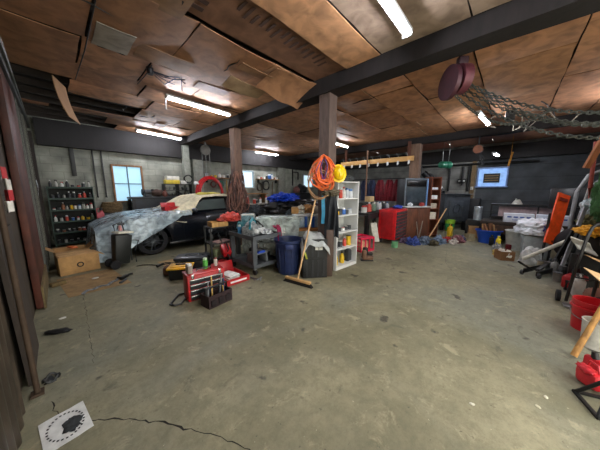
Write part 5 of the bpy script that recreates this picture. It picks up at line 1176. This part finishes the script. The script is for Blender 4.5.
for k, (x, y, c, lab) in enumerate([(6.8, .04, '#d9d7cf', 'white crumpled paper on the left of the small brown carton'), (6.72, -.08, '#e3e0d4', 'white crumpled paper on the right of the small brown carton')]):
    cloth('crumpled_paper', (x, y, .12), (.08, .07, .1), mat(c, .8), lab, 'paper', seed=80+k, amp=.5, flat=-.05)
cloth('yellow_rag', (7.15, .08, 0), (.15, .12, .12), mat('#b99c52', .8, 0, .4, 18), 'yellow and white wrappers on the floor left of the brown carton', 'wrappers', seed=90, amp=.5)
cloth('grey_scrap', (7.45, .12, 0), (.18, .1, .2), mat('#8d9091', .7, 0, .5, 18), 'grey and dark rubbish heap before the greyish white bin', 'rubbish', seed=93, amp=.5)
# leaning things
t = thing('tabletop_panel', 'large black flat panel tipped up on the right behind the orange board', 'panel', (9.2, -1.15, 0), 0)
M().box((.1, 0, 1.32), (.04, .75, .56), (0, .15, 0), .015).build('panel', mat('#1b1c1e', .35), t); M().box((.1, 0, .55), (.3, .4, 1.1)).build('stand', BLACK, t)
t = thing('orange_board', 'bright orange board leaning tall beside the black panel', 'board', (6.86, -.66, .0), 0)
M().bar((-.03, -.02, .45), (.35, -.14, 1.46), .26, .03).build('board', ORANGE, t); M().bar((.28, -.135, 1.32), (.30, -.14, 1.38), .17, .02).build('slot', mat('#7b2410', .6), t)
M().cyl((.0, -.04, 0), (.0, -.04, .52), .02).build('support', BLACK, t)
t = thing('floor_stand', 'thin black upright stand in front of the orange board', 'stand', (6.85, -.6, 0))
M().cyl((0, 0, .02), (.03, -.02, 1.08), .022).build('pole', BLACK, t); M().box((0, 0, .015), (.3, .3, .03), bev=.008).build('base', BLACK, t)
solo('plastic_pipe', M().cyl((6.55, -.32, .12), (6.45, -.92, .66), .035, seg=18), mat('#d9d6c8', .5), 'thick white plastic pipe slanting across the right clutter', 'pipe')
t = thing('spare_wheel', 'black tyre leaning in the clutter behind the white pipe', 'tyre', (6.95, -1.05, .0), 0)
c = M().lathe([(.19, -.09), (.31, -.1), (.34, -.05), (.34, .05), (.31, .1), (.19, .09), (.19, -.09)], (0, 0, 0), 32, 'X', cap=False); c._xf(list(c.b.verts), (0, 0, .5), (0, -.2, .5)); c.build('tread', RUBBER, t)
c = M().lathe([(.0, -.02), (.19, -.06), (.19, .06), (.0, .02)], (0, 0, 0), 24, 'X'); c._xf(list(c.b.verts), (0, 0, .5), (0, -.2, .5)); c.build('rim', DGREY, t)
solo('tire_stand', M().box((0, 0, .08), (.3, .4, .15)), BLACK, 'black block on the floor under the leaning tyre', 'block', (6.98, -1.05, 0))
solo('white_board', M().bar((0, .0, .0), (.05, -.16, 1.2), .07, .02), mat('#c9cbd3', .5, 0, .2, 3), 'long whitish metal strip leaning between the tyre and the hoses', 'strip', (6.3, -.82, .06), 0)
solo('black_board', M().bar((0, .1, .0), (.1, -.12, .85), .07, .03), BLACK, 'black slanted bar crossing under the whitish strip', 'bar', (6.15, -.78, .08), 0)
solo('orange_cloth', M().blob((0, 0, 0), (.2, .16, .08), .5, 12), mat('#d99a1f', .8), 'yellow-orange cloth behind the hand truck loop handle', 'cloth', (5.75, -.98, .9))
solo('cloth_stand', M().box((0, 0, .42), (.25, .3, .84)), mat('#25231f', .8), 'dark box carrying the yellow-orange cloth', 'box', (5.8, -1.05, 0))
solo('white_sheet', M().grid(lambda u, v: (-.05+.05*sin(v*4), .2*(u-.5)+.1*(v-.5), .2*v+.08*u), 8, 8, .02), mat('#d4d3ca', .7), 'white sheet board below the yellow-orange cloth', 'sheet', (5.55, -.9, .55))
solo('sheet_stand', M().box((0, 0, .27), (.1, .2, .54)), BLACK, 'black support box beneath the white sheet board', 'box', (5.56, -.9, 0))
for k, (pts, r, c, lab) in enumerate([([(7.3, -1.0, .3), (7.4, -.98, .9), (7.5, -1.0, 1.5), (7.5, -1.12, 1.85), (7.4, -1.4, 2.0), (7.3, -1.7, 1.9)], .035, '#8a8c8c', 'thick grey hose rising and curling to the wall at the right edge'),
                                      ([(7.15, -1.05, .2), (7.25, -1.06, 1.0), (7.25, -1.12, 1.6), (7.1, -1.3, 1.85), (7.0, -1.6, 1.9)], .025, '#a3a6a3', 'thinner pale hose inside the thick grey hose bend'),
                                      ([(7.0, -1.1, .0), (7.0, -1.1, 1.3), (7.05, -1.06, 2.45)], .03, '#8f3b2a', 'reddish brown upright pipe at the right edge'),
                                      ([(7.8, -1.3, 0), (7.9, -1.35, 1.4), (8.0, -1.35, 2.3)], .015, '#8f9294', 'thin grey upright rod near the wall at the right edge')]):
    sm = []
    for a_, b_ in zip(pts, pts[1:]):
        for j in range(4): sm.append(tuple(a_[i_]+(b_[i_]-a_[i_])*j/4 for i_ in range(3)))
    sm.append(pts[-1]); solo('upright_hose' if k < 2 else 'upright_pipe', M().tube(sm, r, 10), mat(c, .5), lab, 'hose' if k < 2 else 'pipe')
solo('roof_brace', M().bar((0, .07, -.36), (-.15, -.14, .5), .11, .04), wood('#a9683a', 3), 'orange-brown wooden brace slanting at the upper right edge', 'brace', (6.55, -1.0, 2.3))
for k, (x, y, z, r, c, lab) in enumerate([(6.1, -1.12, 1.42, (.12, .14, .34), '#3f6b3f', 'green cloth hanging at the right edge'), (6.7, -1.15, 1.25, (.14, .16, .2), '#b9c6cc', 'white and blue crumpled bag at the right edge above the strip'), (6.6, -1.1, .95, (.12, .14, .16), '#6e6a42', 'olive bundle under the white and blue bag'),
                                          (7.1, -1.35, 1.5, (.16, .18, .3), '#4f5d49', 'grey-green hanging cloth behind the hoses'), (5.9, -1.3, 1.15, (.2, .2, .25), '#54463a', 'brown bundle high at the right edge'), (5.5, -1.35, .85, (.25, .25, .3), '#7a6450', 'tan-brown bundle at the right edge over the big carton')]):
    m = M().blob((0, 0, 0), r, .5, 100+k, 4, None, 2.6); solo('cloth_bundle', m, mat(c, .85, 0, .4, 16), lab, 'cloth', (x, y, z))
t = thing('storage_rack', 'tall dark open rack along the doorway wall carrying the bundles', 'rack', (6.4, -1.5, 0))
for x in (-1.4, 0, 1.4):
    for y in (-.3, .3): M().box((x, y, 1.05), (.05, .05, 2.1)).build('post', BLACK, t)
for z in (.5, 1.0, 1.6, 2.05): M().box((0, 0, z), (2.9, .65, .03)).build('shelf', wood('#3b2d22', 3), t)
q = random.Random(91); CC = ['#6b3a2c', '#2d3136', '#8a8a82', '#34503a', '#9d7a4a', '#22426b', '#c9c4b4', '#4a3f3a']
for k in range(12):
    z = [.515, 1.015, 1.615][k % 3]; x = 5.15+.66*(k//3)+q.uniform(-.05, .05); w_ = q.uniform(.25, .42); h = q.uniform(.2, .38)
    nmc = ['red-brown', 'black', 'grey', 'dark green', 'tan', 'navy', 'cream', 'brown'][k % 8]
    solo('stored_box', M().box((0, 0, h/2), (w_, .35, h), bev=.02), mat(CC[k % 8], .7), '%s box on the %s shelf of the doorway wall rack, place %d' % (nmc, ['low', 'middle', 'high'][k % 3], k//3+1), 'box', (x, -1.5, z), q.uniform(-.15, .15), 'boxes on the doorway wall rack')
# floor machines on the right
t = thing('floor_jack', 'long black floor jack lying along the edge of the right clutter', 'floor jack', (5.95, -.52, 0), -.45)
for s in (-1, 1): M().box((0, s*.09, .08), (.62, .02, .09), bev=.01).build('side_plate', BLACK, t)
M().box((.1, 0, .13), (.35, .06, .05), (0, -.25, 0), .01).build('lift_arm', mat('#2c2c2c', .4), t); M().lathe([(.05, 0), (.06, .03), (.0, .03)], (.27, 0, .18)).build('saddle', STEEL, t)
for x in (-.28, .28):
    for s in (-1, 1): M().cyl((x, s*.1, .045), (x, s*.135, .045), .045, seg=16).build('wheel', DGREY, t)
M().cyl((-.25, 0, .12), (-.6, .05, .3), .018).build('handle', BLACK, t)
chainsaw((5.35, -.86, 0), -.4, 'bright red chainsaw on the floor before the hand truck')
bpy.data.objects['chainsaw.003'].scale = (1.25, 1.25, 1.25)
for k, (x, y, h, r, c, kd, lab) in enumerate([(5.25, -.98, .0, 0, '', '', ''), (5.1, -.86, .34, .1, '#d8d6cf', 'jug', 'white plastic jug behind the hand truck loop handle'), (6.25, -.55, .2, .05, '#b0a58c', 'can', 'pale tin between the floor jack and the white bag'), (6.35, -.68, .25, .05, '#3f4346', 'bottle', 'dark bottle behind the floor jack'), (6.15, -.72, .3, .06, '#8d8f8c', 'bottle', 'grey bottle behind the floor jack'), (5.85, -.78, .25, .06, '#26292b', 'jar', 'black jar under the leaning bars'), (5.7, -.72, .16, .06, '#77736a', 'can', 'grey-brown tin left of the red chainsaw')]):
    if h: bottle((x, y, 0), h, r, mat(c, .5), mat('#55585a', .5), lab, kd)
q = random.Random(55)
for k in range(10):
    x = 5.7+q.uniform(0, 1.0); y = -.95-q.uniform(0, .15)
    solo('machine_part', M().box((0, 0, .08), (.14, .1, .14), (q.uniform(-.3, .3), 0, 0), .02).cyl((0, -.03, .08), (.1, -.1, .14+.1*(k % 3)), .03).blob((.03, .05, .14), (.07, .06, .05), .3, k, 3), mat(['#2a2c2c', '#54534e', '#6b6a62', '#3b3530'][k % 4], .5, .3, .4, 20),
         'small greasy machine part heaped under the white pipe', 'machine part', (x, y, .0), q.uniform(0, 3), 'machine parts under the white pipe')
t = thing('hand_truck', 'black tubular hand truck with a tall looped handle', 'hand truck', (4.58, -.74, 0), 0)
M().tube([(-.02, .05, .06), (-.0, .02, .5), (.02, -.03, .95), (.04, -.06, 1.08), (.06, -.1, 1.12), (.07, -.18, 1.12), (.06, -.22, 1.05), (.02, -.18, .5), (-.0, -.16, .06)], .017, 8).build('frame', BLACK, t)
M().box((-.06, -.06, .02), (.16, .28, .014), bev=.003).build('toe_plate', STEEL, t); M().cyl((.02, .02, .4), (.0, -.18, .4), .012).build('crossbar', BLACK, t)
for s in (-1, 1): M().cyl((.1, -.06+s*.15, .08), (.1, -.06+s*.19, .08), .08, seg=18).build('wheel', RUBBER, t)
t = thing('brown_sack', 'reddish brown ball-like sack right of the hand truck foot', 'sack', (4.85, -1.02, 0)); M().blob((0, 0, .12), (.15, .15, .12), .1, 3, 4).build('body', mat('#9a6a56', .7), t); M().tube([(.0, 0, .24), (.1, .05, .3), (.18, .0, .2)], .012).build('strap', BLACK, t)
t = crate_box((4.6, -1.25, 0), (.62, .42, .62), 'tall tan carton at the right edge behind the hand truck', CARD, .15)
t = crate_box((3.62, -1.2, 0), (.5, .7, .66), 'big tan carton nearest the camera at the right edge', mat('#bd9a6c', .85, dirt='#8c6c47'), .05)
M().box((-.252, .2, .52), (.003, .2, .2)).build('paper_label', mat('#dfe0da', .7), t); M().box((-.255, .2, .52), (.002, .12, .07)).build('print_mark', mat('#22242a', .7), t)
t = thing('bucket', 'red plastic bucket at the right edge of the floor', 'bucket', (3.9, -.78, 0))
M().lathe([(.125, 0), (.145, .3), (.15, .31), (.15, .34), (.138, .34), (.12, .02), (0, .02)], cap=False, seg=28).build('body', mat('#d0202a', .35, 0, .06), t); M().lathe([(.145, .25), (.158, .255), (.158, .275), (.146, .28)], cap=False, seg=28).build('rim_band', mat('#d0202a', .35, 0, .06), t)
M().tube([(.15*cos(a_), .15*sin(a_), .3-.16*abs(sin(a_*.5))) for a_ in [pi*k/12+.3 for k in range(12)]], .004).build('wire_handle', STEEL, t)
t = thing('bucket', 'white plastic bucket in front of the red one at the right edge', 'bucket', (3.5, -.76, 0)); t.scale = (.8, .8, .9)
M().lathe([(.11, 0), (.13, .29), (.135, .3), (.12, .3), (.105, .02), (0, .02)], cap=False, seg=28).build('body', mat('#d5d3c9', .5), t); M().lathe([(.0, .2), (.118, .2)], cap=False, seg=24).build('filling', mat('#8b6a45', .9), t)
solo('digging_bar', M().cyl((3.12, -.58, .02), (3.46, -.8, .68), .024, .02, 12), wood('#b58544', 4), 'long yellowish wooden handle leaning on the near carton', 'handle')
solo('dark_rags', M().blob((0, 0, 0), (.2, .14, .06), .5, 44), mat('#3a3c34', .9, 0, .5, 20), 'dark green-grey rags on the floor behind the red bucket', 'rags', (4.5, -.98, .05)) if False else None
# red tool bag and jack stand in the near corner
t = thing('tool_bag', 'red and grey zipped tool bag at the lower right edge', 'tool bag', (2.73, -.62, 0), .5); t.scale = (.72, .72, .8)
M().box((0, 0, .09), (.24, .15, .16), (0, .15, 0), .04).build('body', mat('#cf1f2b', .5), t); M().box((-.02, -.082, .1), (.15, .012, .07), (0, .3, 0), .01).build('grey_panel', mat('#6e7276', .6), t)
M().blob((.02, .05, .17), (.1, .05, .04), .3, 2, 3).build('flap', mat('#c61c28', .5), t); M().tube([(-.07, 0, .16), (-.03, 0, .25), (.05, 0, .25), (.08, 0, .16)], .012).build('handle', mat('#b5202a', .5), t)
t = thing('air_ratchet', 'small red and black power tool lying on the red tool bag', 'power tool', (2.93, -.66, 0), .9); t.scale = (.6, .6, .6)
M().box((0, 0, .13), (.2, .1, .26), bev=.03).build('body', mat('#b71e28', .4), t); M().cyl((0, 0, .24), (.02, 0, .34), .045, .03).build('cap', BLACK, t)
t = thing('jack_stand', 'black steel jack stand at the bottom right edge', 'jack stand', (2.5, -.66, 0), .35); t.scale = (.8, .8, .8)
for sx in (-1, 1):
    for sy in (-1, 1): M().cyl((sx*.14, sy*.14, 0), (sx*.03, sy*.03, .26), .018, .014, 8).build('leg', BLACK, t)
for s in (-1, 1): M().box((0, s*.14, .012), (.3, .03, .02)).box((s*.14, 0, .012), (.03, .3, .02)).build('foot_bar', BLACK, t)
M().cyl((0, 0, .18), (0, 0, .36), .035).build('column', DGREY, t); M().box((0, 0, .37), (.12, .04, .03), bev=.01).build('saddle', BLACK, t)
t = thing('jack_stand', 'second black jack stand just behind the bottom right one', 'jack stand', (2.86, -.98, 0), .9)
for sx in (-1, 1):
    for sy in (-1, 1): M().cyl((sx*.12, sy*.12, 0), (sx*.03, sy*.03, .24), .018, .014, 8).build('leg', BLACK, t)
M().cyl((0, 0, .16), (0, 0, .32), .03).build('column', STEEL, t); M().box((0, 0, .33), (.1, .04, .03), bev=.01).build('saddle', BLACK, t)
for k, (x, y) in enumerate([(2.35, -.35), (2.2, -.3), (1.9, .05), (2.25, -.62)]):
    solo('floor_scrap', M().blob((0, 0, .004), (.018, .012, .005), .3, k, 2), mat(['#d8d4c0', '#cfc9ae', '#ddd9c8', '#d9c44e'][k], .8), 'tiny pale crumb of debris on the bare floor near the lower right', 'debris', (x, y, 0), k, 'crumbs on the floor at lower right')

# ------------------------------------------------------------------ overhead: chain hoist, cables
t = thing('chain_hoist', 'old dark red chain hoist hanging from the long beam with heavy chains', 'chain hoist', (3.62, .62, 2.92), .75); t.rotation_euler = (0, 0, .75)
M().cyl((0, -.05, 0), (0, .05, 0), .17, seg=28).cyl((0, -.07, 0), (0, -.05, 0), .13, seg=28).build('drum', mat('#5b2b33', .5, .3), t); M().cyl((.05, .08, -.02), (.05, .13, -.02), .2, seg=28).build('hand_wheel', mat('#44222b', .5, .3), t)
M().tube([(0, 0, .12), (.0, 0, .24), (.05, 0, .3), (0, 0, .34)], .025).build('hook', BLACK, t); M().box((0, 0, .2), (.08, .12, .12), bev=.02).build('bracket', mat('#30181e', .6, .3), t)
CH = mat('#5b5f5c', .45, .6)
def chain(m, pts, sag, link=.055, r=.008):
    P = []
    a, b_ = Vector(pts[0]), Vector(pts[1]); n = int((b_-a).length*1.06/link/.74)
    for i_ in range(n+1):
        u = i_/n; p = a.lerp(b_, u); p.z -= sag*4*u*(1-u); P.append(p)
    for i_ in range(n):
        c = (P[i_]+P[i_+1])/2; d = (P[i_+1]-P[i_]).normalized(); up = Vector((0, 0, 1)); s_ = d.cross(up).normalized(); w_ = s_ if i_ % 2 else s_.cross(d)
        m.tube([c+d*(link*.5*cos(k*pi/4))+w_*(link*.3*sin(k*pi/4)) for k in range(8)], r, 4, True)
t['label'] = t['label']
for k, (a0, b0, sg) in enumerate([((3.7, .55, 2.88), (4.3, -1.95, 2.72), .46), ((3.72, .57, 2.82), (4.35, -1.95, 2.66), .52), ((3.66, .52, 2.84), (4.2, -1.95, 2.7), .56), ((3.7, .6, 2.78), (4.3, -1.95, 2.6), .6), ((3.62, .66, 2.75), (5.2, -.3, 2.75), .28)]):
    m = M(); chain(m, (a0, b0), sg); o = m.build('chain', CH, None); o.parent = t
    o.matrix_parent_inverse = (Matrix.Translation(t.location) @ Matrix.Rotation(.75, 4, 'Z')).inverted()
t = thing('cable_tangle', 'tangle of grey cables and a junction box under the ceiling near the hoist chains', 'cables', (6.9, -.05, 2.95))
q = random.Random(8)
for k in range(9):
    P = [(q.uniform(-.25, .3), q.uniform(-.35, .35), .32)]
    for j in range(4): P.append((P[-1][0]+q.uniform(-.12, .12), P[-1][1]+q.uniform(-.18, .18), .32-.16*(j+1)*q.uniform(.5, 1)+(.2 if j == 3 else 0)))
    M().tube(P, .011, 5).build('cable', mat(['#8b8378', '#3a3735', '#a39a88'][k % 3], .6), t)
M().box((0, .25, .2), (.16, .16, .2), bev=.02).build('junction_box', BLACK, t)
t = thing('motor_unit', 'rusty brown round motor hung beneath the ceiling over the blue window', 'motor', (9.0, .9, 2.78)) 
M().cyl((-.1, 0, 0), (.14, 0, 0), .12, seg=18).build('body', mat('#7c4a30', .6), t); M().cyl((0, 0, .1), (0, 0, .37), .02).build('hanger', BLACK, t)
for k in range(3): M().tube([(.05*k, -.05, -.1), (.05*k, -.08-.05*k, -.3), (.05*k+.1, -.15, -.5), (.1, -.2+.1*k, -.35)], .012, 5).build('cable', DGREY, t)
solo('yellow_flag', M().box((0, 0, 0), (.04, .05, .45), (.15, 0, 0)).cyl((0, 0, .2), (0, 0, .82), .006), mat('#c98a2a', .7), 'yellow-orange wooden strip hanging under the lowest tube light', 'strip', (10.3, .15, 2.55)) 
t = thing('ceiling_socket', 'dark lamp socket with loose wires on the ceiling above the first tube light', 'lamp socket', (1.16, 4.15, 3.3))
M().cyl((0, 0, .05), (0, 0, -.04), .05, .04).build('socket', mat('#14161c', .3), t)
for k in range(5): M().tube([(0, 0, .02), (.1+.03*k, .05-.04*k, -.03), (.22+.05*k, .1*cos(k), -.08+.03*k), (.32+.04*k, .2*sin(k*2)-.1, -.02-.02*k)], .007, 5).build('wire', mat('#2b2b38', .5), t)
"""far wall clutter on the right wall"""
solo('saw_blade', M().cyl((0, 0, 0), (.02, 0, 0), .22, seg=32), mat('#55585a', .4, .6), 'round grey disc hanging on the block wall left of the stove pipe', 'disc', (11.9, 2.9, 2.1))
for k, (y, z, h, c, lab) in enumerate([(5.6, 1.7, .6, '#35393b', 'dark hung tool on the right wall behind the clothes rack'), (6.2, 1.9, .5, '#4a4440', 'brown hung tool on the right wall farther left'), (6.9, 1.8, .7, '#2c3034', 'black hung tool on the right wall next to the far corner'), (7.6, 1.7, .5, '#6b5a48', 'tan hung tool close to the far corner')]):
    solo('hanging_tool', M().box((0, 0, 0), (.03, .05, h), (.1*k, 0, 0), .008).box((0, 0, -h/2), (.03, .2, .1), bev=.01), mat(c, .5), lab, 'tool', (11.93, y, z))

# ------------------------------------------------------------------ camera, daylight, view
cam = bpy.data.cameras.new('camera'); co = bpy.data.objects.new('camera', cam); COL.objects.link(co)
cam.sensor_width = 36; cam.lens = 225/600*36; cam.clip_start = .02
co.location = (0, 0, 1.55); co.rotation_euler = (R(90-8.85), 0, R(-47)); SC.camera = co
w = bpy.data.worlds.new('sky'); SC.world = w; w.use_nodes = True
w.node_tree.nodes['Background'].inputs['Color'].default_value = (1, .98, .88, 1); w.node_tree.nodes['Background'].inputs['Strength'].default_value = 1.6
SC.view_settings.view_transform = 'Standard'; SC.view_settings.look = 'None'; SC.view_settings.gamma = 1; SC.view_settings.exposure = 1.75
